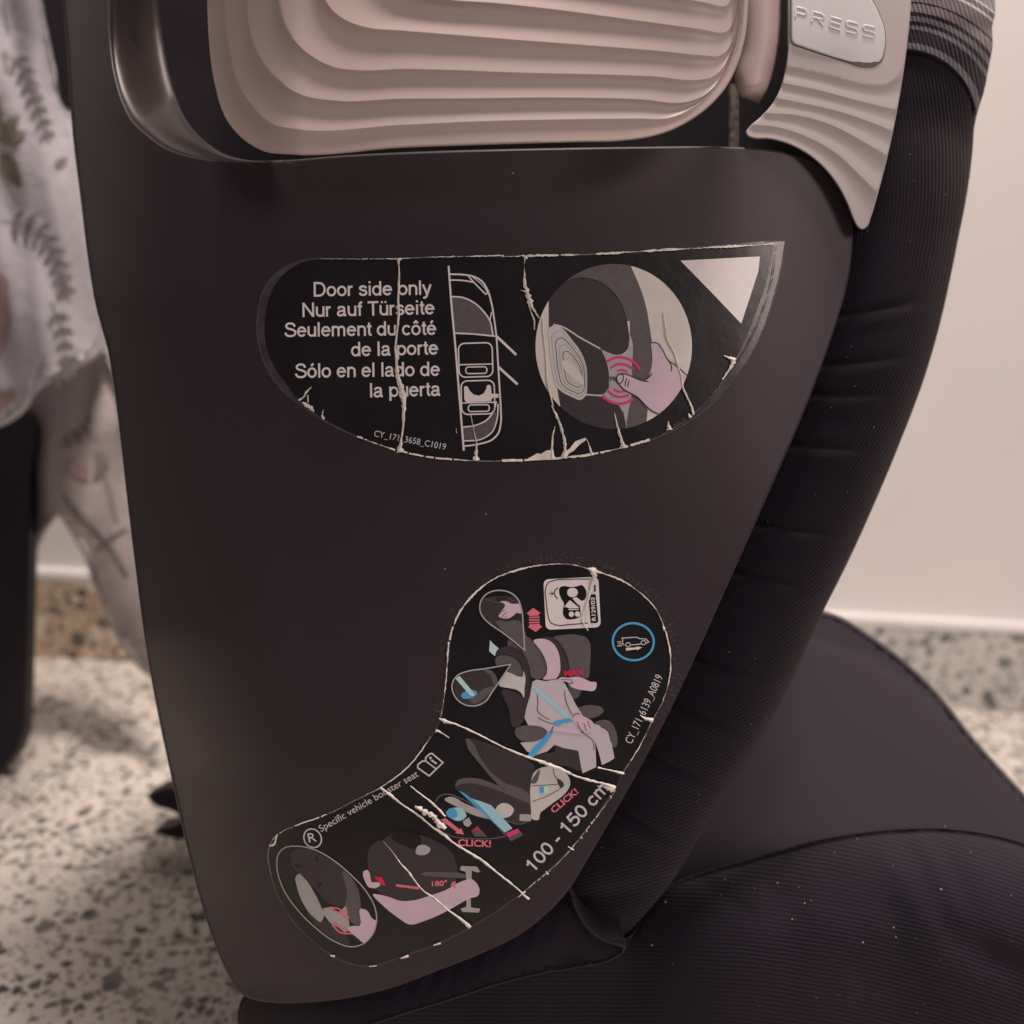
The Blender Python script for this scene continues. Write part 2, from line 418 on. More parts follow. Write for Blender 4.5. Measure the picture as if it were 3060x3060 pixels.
# ------------------------------------------------------------------ the room
ground = tag(link('floor', [(-3, -2, -.012), (3, -2, -.012), (3, .95, -.012), (-3, .95, -.012)], [(0, 1, 2, 3)], M['grout'], smooth=False), None, kind='structure')
WALL_Y = 0.885
def box(a, b):
    (x0, y0, z0), (x1, y1, z1) = a, b
    v = [(x0, y0, z0), (x1, y0, z0), (x1, y1, z0), (x0, y1, z0), (x0, y0, z1), (x1, y0, z1), (x1, y1, z1), (x0, y1, z1)]
    f = [(0, 3, 2, 1), (4, 5, 6, 7), (0, 1, 5, 4), (1, 2, 6, 5), (2, 3, 7, 6), (3, 0, 4, 7)]
    return v, f
TS = 0.40
tile_me = None
for i in range(-3, 4):
    for j in range(-3, 2):
        x0 = -0.13 + i * TS; y1 = WALL_Y - .075 - j * 0 + 0
        y0 = WALL_Y - 0.055 - (j + 4) * TS if j > -4 else 0
        if j == 1: continue
        if tile_me is None:
            bm = bmesh.new(); bmesh.ops.create_cube(bm, size=1)
            bmesh.ops.scale(bm, vec=(TS - .0012, TS - .0012, .012), verts=bm.verts)
            bmesh.ops.bevel(bm, geom=bm.edges[:], offset=.0004, segments=1, affect='EDGES')
            tile_me = bpy.data.meshes.new('tile'); bm.to_mesh(tile_me); bm.free(); tile_me.materials.append(M['terrazzo'])
        o = bpy.data.objects.new('tile', tile_me); COL.objects.link(o)
        o.location = (x0, WALL_Y + .055 - TS / 2 - (j + 3) * TS, -.006 + random.uniform(-.00008, .00008)); o.parent = ground
# tile coordinates differ per tile: shift the pattern by using world-sized object space (each tile has its own offset)
def shift_by_random(m):
    nt = m.node_tree; L = nt.links
    tc = [n for n in nt.nodes if n.type == 'TEX_COORD'][0]; oi = nt.nodes.new('ShaderNodeObjectInfo')
    add = nt.nodes.new('ShaderNodeVectorMath'); sc2 = nt.nodes.new('ShaderNodeMath'); sc2.operation = 'MULTIPLY'; sc2.inputs[1].default_value = 37
    L.new(oi.outputs['Random'], sc2.inputs[0])
    outs = [l.to_socket for l in tc.outputs['Object'].links]
    L.new(tc.outputs['Object'], add.inputs[0]); L.new(sc2.outputs[0], add.inputs[1])
    for s in outs: L.new(add.outputs[0], s)
shift_by_random(M['terrazzo'])

v, f = box((-3, WALL_Y + .01, 0), (3, WALL_Y + .13, 2.6))
wall = tag(link('wall', v, f, M['wall'], smooth=False), None, kind='structure')
SK_H = 0.076
for x0, x1, mm in ((-1.73, -1.33, 'terrazzo_grey'), (-1.33, -.93, 'terrazzo_brown'), (-.93, -.531, 'terrazzo_grey'), (-.53, -.151, 'terrazzo_brown'), (-.15, .249, 'terrazzo_brown'), (.25, .649, 'terrazzo_grey'), (.65, 1.05, 'terrazzo_grey'), (1.05, 1.45, 'terrazzo_brown')):
    v, f = box((x0, WALL_Y, 0.0006), (x1 - .0012, WALL_Y + .0098, SK_H))
    link('skirting_tile', v, f, M[mm], wall, smooth=False)
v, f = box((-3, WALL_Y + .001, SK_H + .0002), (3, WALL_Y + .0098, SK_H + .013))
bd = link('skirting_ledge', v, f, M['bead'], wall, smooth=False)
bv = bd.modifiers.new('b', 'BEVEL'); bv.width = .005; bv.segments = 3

# ------------------------------------------------------------------ the child car seat
seat = empty('child_car_seat', (0.03, 0.45, 0.0))
tag(seat, 'dark brown child car seat with beige side guard and two torn black stickers', 'car seat')
SEATLOC = ROOTLOC[id(seat)]

left_edge = D([(112, -250), (118, 0), (127, 190), (130, 340), (139, 568), (153, 820 / 1), (190, 1000)])
left_edge = [(178, -400), (186, 0), (200, 140), (205, 250), (219, 420), (242, 605), (265, 790), (283, 900), (325, 1060), (352, 1250), (381, 1500),
             (405, 1700), (440, 1960), (475, 2150), (520, 2360), (560, 2540), (620, 2760), (665, 2880), (705, 2952)]
LEX = np.array([p[0] for p in left_edge]); LEY = np.array([p[1] for p in left_edge])
def skin(px, py):                            # depth of the side panel's front
    xl = np.interp(py, LEY, LEX); t = max(0.0, (xl + 440 - px) / 440); amp = np.interp(py, [0, 900, 1900, 2300, 2700, 3000], [.075, .034, .022, .042, .030, .014])
    b = max(0.0, (py - 2550) / 450)
    r = max(0.0, (px - 2180) / 380)
    return float(.300 + .005 * ((px - 1650) / 1000) ** 2 + .004 * ((py - 1500) / 1200) ** 2 + amp * t ** 2.2 + .004 * b * b + .006 * r * r)

recess = [(330, -400), (329, 0), (333, 120), (348, 230), (372, 310), (404, 348 + 20), (440, 400), (484, 434), (540, 458), (600, 472), (660, 480), (740, 484), (840, 480)]
top_edge = recess + [(1000, 466), (1200, 455), (1473, 446), (1700, 441), (1907, 438), (2180, 438), (2270, 443), (2340, 453), (2400, 470), (2450, 495), (2490, 528), (2520, 565), (2540, 612), (2548, 680)]
right_low = [(2546, 760), (2530, 860), (2495, 980), (2450, 1110), (2395, 1250), (2330, 1400), (2250, 1580), (2160, 1780), (2075, 1970), (1990, 2150),
             (1900, 2320), (1820, 2460), (1750, 2580), (1700, 2660), (1630, 2735), (1560, 2790), (1450, 2845), (1300, 2905), (1180, 2950), (1060, 2980), (940, 2995), (830, 2998), (760, 2988), (720, 2970)]
panel_pts = top_edge + right_low + left_edge[::-1]
# drop near-duplicates, densify
panel = resample(spline(panel_pts + [panel_pts[0]], 6), 620)[:-1]
slab('side_panel', panel, skin, M['shell'], seat, bevel=7, bz=.0011, thick=.028, spacing=34)

# recess socket: rim step, curved inner wall and dark floor
rim = resample(spline(recess, 8), 90)
inner = resample(spline([(470, -400), (472, 0), (486, 124), (515, 261), (540, 330), (575, 385), (622, 430), (665, 458), (740, 478), (850, 478)], 8), 90)
rows = []
for k in range(11):
    t = k / 10; e = t ** .8
    rows.append([(a[0] + (b[0] - a[0]) * e, a[1] + (b[1] - a[1]) * e, skin(*a) + .004 + (.052) * math.sin(t * math.pi / 2) ** 1.3 * max(.15, min(1, (b[0] - a[0] + b[1] * 0) / 120)) ) for a, b in zip(rim, inner)])
loft('socket_wall', rows[::-1], None, M['pocket'], seat, solid=.002)
slab('inner_shell', resample(spline(D([(225, -250), (225, 100), (300, 290), (420, 360), (700, 380), (1200, 380), (1500, 380), (1560, 480), (1640, 470), (1672, 420), (1700, 250), (1730, 100), (1745, -250)] + [(225, -250)]), 4), 160)[:-1],
     lambda x, y: .425 - .085 * min(1, max(0, (x - 700) / 1000)), M['black'], seat, bevel=6, thick=.02, spacing=80)

# upright steel pin in the gap
rows = []
for k in range(13):
    a = math.pi * (k / 12) ; cx = 2192 - math.cos(a) * 17; z = .335 - math.sin(a) * .0018
    rows.append([(cx + dy * .0, 250 + dy, z) for dy in range(0, 240, 20)])
loft('hinge_pin', rows, None, M['steel'], seat)

def prof(t): return math.sin(math.pi / 2 * t / .27) if t < .27 else math.cos(math.pi / 2 * (t - .27) / .73)
def prof2(t): return math.sin(math.pi * max(0, t) ** .72) ** 1.6
core = [(x, y) for x, y in offset(panel, 70)]
core = clip_poly(core, [(0, 600), (3060, 600), (3060, 2820), (0, 2820)])
slab('backrest_core', resample(core + [core[0]], 160)[:-1], lambda x, y: .40, M['plain_knit'], seat, bevel=20, bz=.01, thick=.16, spacing=None, angle=60)
# ---- the ridged side guard (beige)
def segs3(A, B, C, n=(40, 110, 50)):
    out = []
    full = spline(A + B[1:] + C[1:], 8); i1 = (len(A) - 1) * 8; i2 = i1 + (len(B) - 1) * 8
    for k, (s, m_) in enumerate(zip((full[:i1 + 1], full[i1:i2 + 1], full[i2:]), n)):
        r = resample(s, m_); out += r if k == 0 else r[1:]
    return out
E0 = segs3([(620, -500), (622, -150), (624, 0), (627, 93), (646, 248), (677, 348), (720, 404), (789, 447)],
           [(789, 447), (870, 457), (1200, 437), (1473, 427), (1721, 420), (1860, 416), (1940, 405), (2010, 383)],
           [(2010, 383), (2070, 350), (2131, 300), (2168, 255), (2200, 190), (2222, 110), (2232, 0), (2236, -500)])
R1 = segs3([(664, -500), (666, -150), (669, 0), (683, 137), (714, 261), (752, 317), (801, 366)],
           [(801, 366), (870, 383), (1200, 373), (1411, 363), (1721, 356), (1900, 354), (2000, 352)],
           [(2000, 352), (2070, 322), (2120, 280), (2155, 235), (2188, 170), (2209, 90), (2218, 0), (2222, -500)])
R2 = segs3([(730, -500), (732, -150), (737, 0), (745, 93), (776, 174), (826, 236), (901, 283)],
           [(901, 283), (994, 300), (1200, 295), (1379, 294), (1659, 291), (1907, 296), (2060, 303)],
           [(2060, 303), (2105, 285), (2135, 258), (2160, 220), (2187, 160), (2206, 85), (2214, 0), (2217, -500)])
R3 = segs3([(826, -500), (828, -150), (833, 0), (851, 75), (888, 130), (932, 168), (994, 199)],
           [(994, 199), (1081, 210), (1200, 206), (1348, 209), (1560, 217), (1783, 222), (1950, 228), (2090, 238)],
           [(2090, 238), (2125, 232), (2150, 214), (2168, 190), (2188, 145), (2203, 80), (2210, 0), (2212, -500)])
R4 = segs3([(930, -500), (938, -200), (950, -60), (972, 0), (994, 31), (1037, 62), (1093, 81)],
           [(1093, 81), (1200, 91), (1286, 98), (1535, 118), (1783, 137), (1970, 152), (2110, 166)],
           [(2110, 166), (2145, 168), (2165, 158), (2180, 140), (2192, 105), (2200, 65), (2206, 0), (2207, -500)])
R5 = segs3([(1090, -500), (1100, -260), (1125, -140), (1160, -80), (1210, -40), (1270, -14)],
           [(1270, -14), (1336, -2), (1473, 8), (1659, 28), (1845, 53), (2000, 74), (2120, 92)],
           [(2120, 92), (2152, 98), (2170, 95), (2182, 84), (2190, 66), (2197, 40), (2201, -10), (2202, -500)])
R6 = segs3([(1260, -500), (1280, -330), (1320, -220), (1380, -160), (1450, -120)],
           [(1450, -120), (1560, -92), (1700, -62), (1845, -36), (2000, -10), (2110, 8)],
           [(2110, 8), (2150, 18), (2168, 18), (2180, 8), (2187, -12), (2192, -40), (2196, -80), (2197, -500)])
R7 = segs3([(1460, -500), (1480, -420), (1520, -340), (1580, -280), (1660, -240)],
           [(1660, -240), (1760, -200), (1850, -170), (1950, -140), (2080, -100)],
           [(2080, -100), (2140, -84), (2160, -84), (2172, -90), (2180, -110), (2186, -150), (2190, -200), (2192, -500)])
def capz(x, y):
    t = max(0, (900 - x) / 280); u = max(0, (y - 380) / 75); r = max(0, (x - 2050) / 190)
    return .2795 + .026 * t ** 1.7 + .0008 * u * u + .006 * r * r + .003 * ((x - 1500) / 700) ** 2
rings = [R7, R6, R5, R4, R3, R2, R1, E0]
rows = [[(1850 + (x - 1850) * k, -430 + (y + 430) * k, capz(x, y)) for x, y in R7] for k in (.02, .5)]
for a, b in zip(rings[:-1], rings[1:]):
    for t in (0, .04, .09, .15, .22, .32, .44, .56, .68, .79, .88, .95):
        row = []
        for p, q in zip(a, b):
            wd = math.hypot(q[0] - p[0], q[1] - p[1]) / F * .28
            dep = .115 * wd * prof(t)
            x, y = p[0] + (q[0] - p[0]) * t, p[1] + (q[1] - p[1]) * t
            row.append((x, y, capz(x, y) + dep))
        rows.append(row)
rows.append([(x, y, capz(x, y)) for x, y in E0])
NE = len(E0)
off = [(x, y) for x, y in E0]
def outn(pts, d):
    out = []
    for i in range(len(pts)):
        a, c = pts[max(0, i - 1)], pts[min(len(pts) - 1, i + 1)]; tx, ty = c[0] - a[0], c[1] - a[1]; l = math.hypot(tx, ty)
        out.append((pts[i][0] - ty / l * d, pts[i][1] + tx / l * d))
    return out
for k in range(1, 5):
    a = k / 4 * math.pi / 2; o_ = outn(E0, 5 * math.sin(a))
    rows.append([(x, y, capz(*e) + .0012 * (1 - math.cos(a))) for (x, y), e in zip(o_, E0)])
last = rows[-1]
inn = outn(E0, -14)
rows.append([(p[0], p[1], q[2] + .018) for p, q in zip(inn, last)])
loft('side_guard', rows, None, M['beige'], seat, angle=38)
# curved arm behind the guard's right edge
arm_l = resample(spline([(2215, -500), (2215, 0), (2212, 150), (2196, 240), (2205, 280), (2262, 308)], 8), 50)
arm_r = resample(spline([(2345, -500), (2336, 0), (2331, 124), (2314, 209), (2292, 270), (2268, 309)], 8), 50)
rows = []
for k in range(21):
    a = k / 20 * math.pi
    u = (1 - math.cos(a)) / 2
    rows.append([(l[0] + (r_[0] - l[0]) * u, l[1] + (r_[1] - l[1]) * u, .318 - .014 * math.sin(a) ** .45 * min(1, (i_dx := (r_[0] - l[0])) / 100 + .1)) for l, r_ in zip(arm_l, arm_r)])
loft('guard_arm', rows[::-1], None, M['beige'], seat)

# ---- beige wing with the push button
wing_l = [(510, -300), (510, 0), (515, 250), (500, 400), (470, 520), (420, 620), (350, 700), (275, 768), (258, 795), (272, 822)]
wingo = X(C3, wing_l + [(300, 832), (400, 837), (500, 862), (620, 922), (720, 1003), (800, 1102), (870, 1232), (910, 1332), (932, 1368), (960, 1381), (990, 1362),
                        (1010, 1312), (1053, 1168), (1112, 940), (1172, 650), (1222, 330), (1247, 100), (1254, 0), (1258, -300)])
wing = resample(spline(wingo + [wingo[0]], 6), 420)[:-1]
WR = [  # ridge lines (crop 3 coordinates), from left to right
    X(C3, [(430, -300), (900, -300), (1010, -160), (1100, 0), (1150, 120), (1180, 250), (1175, 330), (1150, 350), (1200, 300), (1300, 200)]),
    X(C3, [(400, 385), (510, 402), (700, 440), (900, 492), (1000, 512), (1080, 512), (1145, 482), (1190, 420), (1212, 330), (1215, 250), (1195, 130), (1150, 20), (1080, -110), (1000, -320)]),
    X(C3, [(400, 480), (485, 498), (700, 542), (900, 596), (1080, 640), (1170, 660), (1300, 690)]),
    X(C3, [(350, 580), (440, 590), (600, 620), (800, 665), (1000, 730), (1145, 790), (1300, 860)]),
    X(C3, [(300, 672), (390, 680), (550, 690), (750, 742), (950, 842), (1110, 940), (1300, 1060)]),
    X(C3, [(200, 745), (320, 750), (450, 765), (620, 820), (800, 920), (950, 1060), (1055, 1165), (1200, 1330)]),
    X(C3, [(100, 820), (300, 832), (400, 837), (500, 862), (620, 922), (720, 1003), (800, 1102), (870, 1232), (910, 1340), (960, 1480)])]
WRd = [np.array(resample(spline(r, 8), 260)) for r in WR]
def wingz(x, y):
    # signed side of each ridge: find the pair of ridges that encloses the point
    base = .3035 + .006 * max(0, (x - 2500) / 300) ** 2 + .0025 * ((y - 300) / 400) ** 2
    d = []
    for r in WRd:
        k = int(np.argmin((r[:, 0] - x) ** 2 + (r[:, 1] - y) ** 2)); k2 = min(max(k, 1), len(r) - 2)
        tx, ty = r[k2 + 1] - r[k2 - 1]; nx, ny = x - r[k][0], y - r[k][1]
        s = tx * ny - ty * nx
        sd = s / (math.hypot(tx, ty) or 1); hd = math.hypot(nx, ny)
        d.append(sd if abs(sd) > .5 * hd or hd < 4 else math.copysign(hd, sd))
    if d[1] < 0: return base
    for a in range(1, len(d) - 1):
        if d[a] >= 0 and d[a + 1] < 0:
            wd = d[a] - d[a + 1]; t = d[a] / wd
            return base + .105 * min(wd, 90) / F * .3 * prof2(t)
    return base
slab('press_panel', wing, wingz, M['beige_wing'], seat, bevel=5, bz=.0012, thick=.022, ray=9, spacing=7, angle=28, creases=[resample(r.tolist(), 130) for r in WRd[1:-1]])
# button: groove, cap and raised letters
btno = X(C3, [(532, -300), (532, 0), (533, 254), (600, 283), (700, 318), (850, 366), (980, 402), (1035, 396), (1072, 368), (1092, 310), (1099, 250), (1090, 165), (1060, 82), (1018, 0), (960, -100), (860, -200), (740, -280)])
btn = resample([btno[0]] + X(C3, [(532, 232)]) + spline(X(C3, [(536, 250), (545, 259)]) + btno[3:], 6) + [btno[0]], 220)[:-1]
def bz_(x, y): return .3035 + .006 * max(0, (x - 2500) / 300) ** 2 + .0025 * ((y - 300) / 400) ** 2
pb = slab('button_surround', offset(btn, -2), lambda x, y: bz_(x, y) - .0002, M['pocket'], seat, bevel=1, thick=.002, spacing=40)
button = slab('press_button', btn, lambda x, y: bz_(x, y) - .0012 + .0022 * min(1, max(0, (y - 60) / 130)) ** 2 * .5, M['button'], seat, bevel=6, bz=.0007, thick=.004, spacing=20)

# ------------------------------------------------------------------ printed art on a surface
class Art:
    def __init__(s, zf, step=.00004, base=.0001, spacing=36):
        s.V, s.F, s.MI, s.M, s.zf, s.step, s.base, s.sp = [], [], [], [], zf, step, base, spacing
        s.k = 0
    def m(s, name):
        if name not in s.M: s.M.append(name)
        return s.M.index(name)
    def z(s, x, y, lift): return s.zf(x, y) - s.base - s.step * lift
    def poly(s, pts, m, layer, holes=(), clip=None):
        if clip: pts = clip_poly(pts, clip)
        if len(pts) < 3: return
        q = []
        for a, c in zip(pts, list(pts[1:]) + [pts[0]]):     # long edges follow the curved shell too
            n_ = max(1, int(math.hypot(c[0] - a[0], c[1] - a[1]) / 22))
            q += [(a[0] + (c[0] - a[0]) * i / n_, a[1] + (c[1] - a[1]) * i / n_) for i in range(n_)]
        v, f = tri_patch(q, s.sp, holes); b = len(s.V)
        s.V += [W(x, y, s.z(x, y, layer)) for x, y in v]; s.F += [[b + i for i in t] for t in f]; s.MI += [s.m(m)] * len(f)
    def sm(s, pts, m, layer, closed=True, n=5, **k): s.poly(spline(pts, n, closed), m, layer, **k)
    def ell(s, c, rx, ry, m, layer, rot=0, n=40, **k): s.poly(ellipse(c, rx, ry, rot, n), m, layer, **k)
    def line(s, pts, wd, m, layer, closed=False, smooth=True, n=6):
        """pts (x,y[,w]); a ribbon of width wd px"""
        P = [tuple(p) if len(p) > 2 else (p[0], p[1], wd) for p in pts]
        if smooth: P = spline(P, n, closed)
        if closed: P = P + [P[0]]
        b = len(s.V); N_ = len(P)
        for i, p in enumerate(P):
            if closed: a, c = P[(i - 1) % (N_ - 1)], P[(i + 1) % (N_ - 1)]
            else: a, c = P[max(0, i - 1)], P[min(N_ - 1, i + 1)]
            t1 = (p[0] - a[0], p[1] - a[1]); t2 = (c[0] - p[0], c[1] - p[1])
            l1 = math.hypot(*t1) or 1; l2 = math.hypot(*t2) or 1
            tx, ty = t1[0] / l1 + t2[0] / l2, t1[1] / l1 + t2[1] / l2; l = math.hypot(tx, ty) or 1; tx /= l; ty /= l
            mit = 1.0
            if l1 > 1e-3 and l2 > 1e-3 and (t1 != (0, 0)) and (t2 != (0, 0)):
                cs = abs(tx * t2[0] / l2 + ty * t2[1] / l2); mit = 1 / max(.5, cs)
            h = p[2] / 2 * mit
            for sg in (1, -1):
                x, y = p[0] - ty * h * sg, p[1] + tx * h * sg
                s.V.append(W(x, y, s.z(x, y, layer)))
        for i in range(N_ - 1):
            s.F.append([b + 2 * i, b + 2 * i + 2, b + 2 * i + 3, b + 2 * i + 1]); s.MI.append(s.m(m))
    def ridge(s, pts, m, layer, jag=.35, lift=.0006, n=5, seed=1):
        """torn crease: ragged white ribbon standing a little proud along its middle"""
        rnd = random.Random(seed); P = spline(pts, n); P = [(p[0], p[1], p[2] * .72) for p in P]; b = len(s.V); N_ = len(P)
        for i, p in enumerate(P):
            a, c = P[max(0, i - 1)], P[min(N_ - 1, i + 1)]; tx, ty = c[0] - a[0], c[1] - a[1]; l = math.hypot(tx, ty) or 1
            nx, ny = -ty / l, tx / l; hw = p[2] / 2
            o1 = hw * (1 + rnd.uniform(-jag, jag * 1.6)); o2 = hw * (1 + rnd.uniform(-jag, jag * 1.6)); mid = rnd.uniform(-.3, .3) * hw
            s.V.append(W(p[0] + nx * o1, p[1] + ny * o1, s.z(p[0], p[1], layer)))
            s.V.append(W(p[0] + nx * mid, p[1] + ny * mid, s.z(p[0], p[1], layer) - lift * min(1, hw / 5)))
            s.V.append(W(p[0] - nx * o2, p[1] - ny * o2, s.z(p[0], p[1], layer)))
        for i in range(N_ - 1):
            for q in (0, 1):
                s.F.append([b + 3 * i + q, b + 3 * i + 3 + q, b + 3 * i + 4 + q, b + 3 * i + 1 + q]); s.MI.append(s.m(m))
    def text(s, string, a, b_, h, m, layer, bold=0, extrude=0, up=None):
        """fit the string between baseline points a and b_ with capital height h (px)"""
        v, f = glyphs(string, bold, extrude)
        xs = [p[0] for p in v]; x0, x1 = min(xs), max(xs); L_ = math.hypot(b_[0] - a[0], b_[1] - a[1])
        ux, uy = (b_[0] - a[0]) / L_, (b_[1] - a[1]) / L_; vx, vy = uy, -ux
        if up: vx, vy = up
        k = len(s.V)
        for p in v:
            t = (p[0] - x0) / (x1 - x0) * L_; q = p[1] / CAPH * h
            x, y = a[0] + ux * t + vx * q, a[1] + uy * t + vy * q
            s.V.append(W(x, y, s.z(x, y, layer) - p[2]))
        s.F += [[k + i for i in t] for t in f]; s.MI += [s.m(m)] * len(f)
    def build(s, name, parent, **kw):
        o = link(name, s.V, s.F, [M[q] for q in s.M], parent, mi=s.MI, merge=False, **kw)
        return o

def ellipse(c, rx, ry, rot=0, n=40):
    cr, sr = math.cos(rot), math.sin(rot)
    return [(c[0] + rx * math.cos(t) * cr - ry * math.sin(t) * sr, c[1] + rx * math.cos(t) * sr + ry * math.sin(t) * cr) for t in [2 * math.pi * i / n for i in range(n)]]

_g = {}
def glyphs(string, bold=0, extrude=0):
    key = (string, bold, extrude)
    if key in _g: return _g[key]
    c = bpy.data.curves.new('t', 'FONT'); c.body = string; c.size = 1; c.offset = bold; c.resolution_u = 4
    c.fill_mode = 'BOTH'
    o = bpy.data.objects.new('t', c); COL.objects.link(o); bpy.context.view_layer.update()
    dg = bpy.context.evaluated_depsgraph_get(); e = o.evaluated_get(dg); me = e.to_mesh()
    v = [(p.co.x, p.co.y, p.co.z) for p in me.vertices]; f = [list(p.vertices) for p in me.polygons]
    e.to_mesh_clear(); bpy.data.objects.remove(o); bpy.data.curves.remove(c)
    if extrude:                              # raised letters: top at +extrude, walls down to 0
        n = len(v); v = [(x, y, extrude) for x, y, z in v] + [(x, y, 0) for x, y, z in v]
        cnt = {}
        for t in f:
            for i in range(len(t)):
                e_ = (t[i], t[(i + 1) % len(t)]); cnt[e_] = 1
        for (a, b) in list(cnt):
            if (b, a) not in cnt: f.append([a, a + n, b + n, b])
    _g[key] = (v, f); return _g[key]
_v, _f = glyphs('H'); CAPH = max(p[1] for p in _v) - min(p[1] for p in _v)

# a plain grotesque drawn as strokes (cap height 1)
def arc(cx, cy, rx, ry, a0, a1, n=12): return [(cx + rx * math.cos(R(a0 + (a1 - a0) * i / n)), cy + ry * math.sin(R(a0 + (a1 - a0) * i / n))) for i in range(n + 1)]
def sp(*p): return spline(list(p), 4)
O_ = arc(.27, .36, .205, .295, 90, 450, 20)
GL = {' ': (.27, []), 'o': (.555, [O_]), 'n': (.53, [[(.09, 0), (.09, .72)], [(.09, .42)] + arc(.265, .46, .175, .20, 175, 0, 9) + [(.44, 0)]]),
      'u': (.53, [[(.09, .72), (.09, .27)] + arc(.265, .265, .175, .20, 180, 355, 9), [(.44, .72), (.44, 0)]]),
      'm': (.83, [[(.09, 0), (.09, .72)], [(.09, .42)] + arc(.245, .48, .155, .18, 175, 0, 8) + [(.40, 0)], [(.40, .42)] + arc(.555, .48, .155, .18, 175, 0, 8) + [(.71, 0)]]),
      'r': (.33, [[(.09, 0), (.09, .72)], [(.09, .40)] + arc(.28, .44, .19, .215, 180, 85, 6)]), 'l': (.225, [[(.11, 0), (.11, 1)]]),
      'i': (.225, [[(.11, 0), (.11, .72)], [(.11, .86), (.11, 1)]]), 'd': (.555, [arc(.255, .36, .195, .295, 90, 450, 20), [(.45, 0), (.45, 1)]]),
      'p': (.555, [arc(.29, .36, .195, .295, 90, 450, 20), [(.09, .72), (.09, -.27)]]), 'e': (.555, [[(.07, .385), (.47, .385)] + arc(.27, .36, .2, .295, 8, 325, 18)]),
      'c': (.5, [arc(.265, .36, .2, .295, 40, 320, 16)]),
      's': (.5, [sp((.42, .51), (.37, .62), (.25, .66), (.13, .62), (.09, .52), (.15, .43), (.27, .38), (.39, .32), (.43, .2), (.36, .09), (.24, .06), (.12, .1), (.065, .22))]),
      'a': (.555, [sp((.09, .50), (.14, .62), (.27, .66), (.38, .61), (.41, .50)) + [(.41, .16), (.44, .07), (.51, .065)], sp((.41, .41), (.29, .375), (.14, .34), (.075, .24), (.09, .12), (.19, .06), (.31, .09), (.40, .2))]),
      't': (.28, [[(.14, .92), (.14, .19), (.18, .08), (.27, .065)], [(.02, .66), (.27, .66)]]), 'f': (.28, [[(.28, .94), (.2, .93), (.145, .85), (.145, 0)], [(.02, .66), (.27, .66)]]),
      'y': (.5, [[(.045, .72), (.25, .06)], [(.455, .72), (.23, -.1), (.15, -.2), (.05, -.2)]]),
      'D': (.72, [[(.32, .065), (.1, .065), (.1, .935), (.32, .935)] + arc(.34, .5, .29, .435, 90, -90, 14) + [(.32, .065)]]), 'N': (.72, [[(.1, 0), (.1, 1)], [(.1, .97), (.61, .03)], [(.61, 0), (.61, 1)]]),
      'T': (.61, [[(.02, .935), (.59, .935)], [(.305, .935), (.305, 0)]]),
      'S': (.67, [sp((.56, .70), (.52, .85), (.42, .93), (.31, .94), (.17, .89), (.11, .75), (.17, .62), (.31, .55), (.46, .49), (.58, .40), (.60, .26), (.52, .12), (.36, .06), (.2, .08), (.1, .17), (.06, .31))]),
      '1': (.56, [[(.30, 0), (.30, .99)], [(.30, .93), (.24, .80), (.1, .72)]]), '0': (.56, [arc(.28, .49, .20, .43, 90, 450, 22)]),
      '5': (.56, [[(.47, .92), (.16, .92), (.10, .50)] + sp((.10, .50), (.22, .60), (.36, .58), (.47, .46), (.48, .28), (.41, .12), (.27, .06), (.13, .10), (.06, .24))]), '-': (.33, [[(.03, .35), (.29, .35)]])}
GL['ü'] = (.53, GL['u'][1] + [[(.17, .86), (.17, .99)], [(.36, .86), (.36, .99)]]); GL['ô'] = (.555, [O_, [(.15, .83), (.27, .97), (.39, .83)]])
GL['é'] = (.555, GL['e'][1] + [[(.23, .82), (.35, .99)]]); GL['ó'] = (.555, [O_, [(.23, .82), (.35, .99)]])
def stroke_text(A, string, a, b_, h, wd, m, layer):
    x = 0; segs = []
    for ch in string:
        adv, st = GL[ch]; segs += [[(x + p[0], p[1]) for p in q] for q in st]; x += adv
    xs = [p[0] for q in segs for p in q]; x0, x1 = min(xs) - .065, max(xs) + .065
    L_ = math.hypot(b_[0] - a[0], b_[1] - a[1]); ux, uy = (b_[0] - a[0]) / L_, (b_[1] - a[1]) / L_
    for i, q in enumerate(segs):
        A.line([(a[0] + ux * (p[0] - x0) / (x1 - x0) * L_ + uy * p[1] * h, a[1] + uy * (p[0] - x0) / (x1 - x0) * L_ - ux * p[1] * h) for p in q], wd, m, layer + .1 * (i % 3), smooth=False)

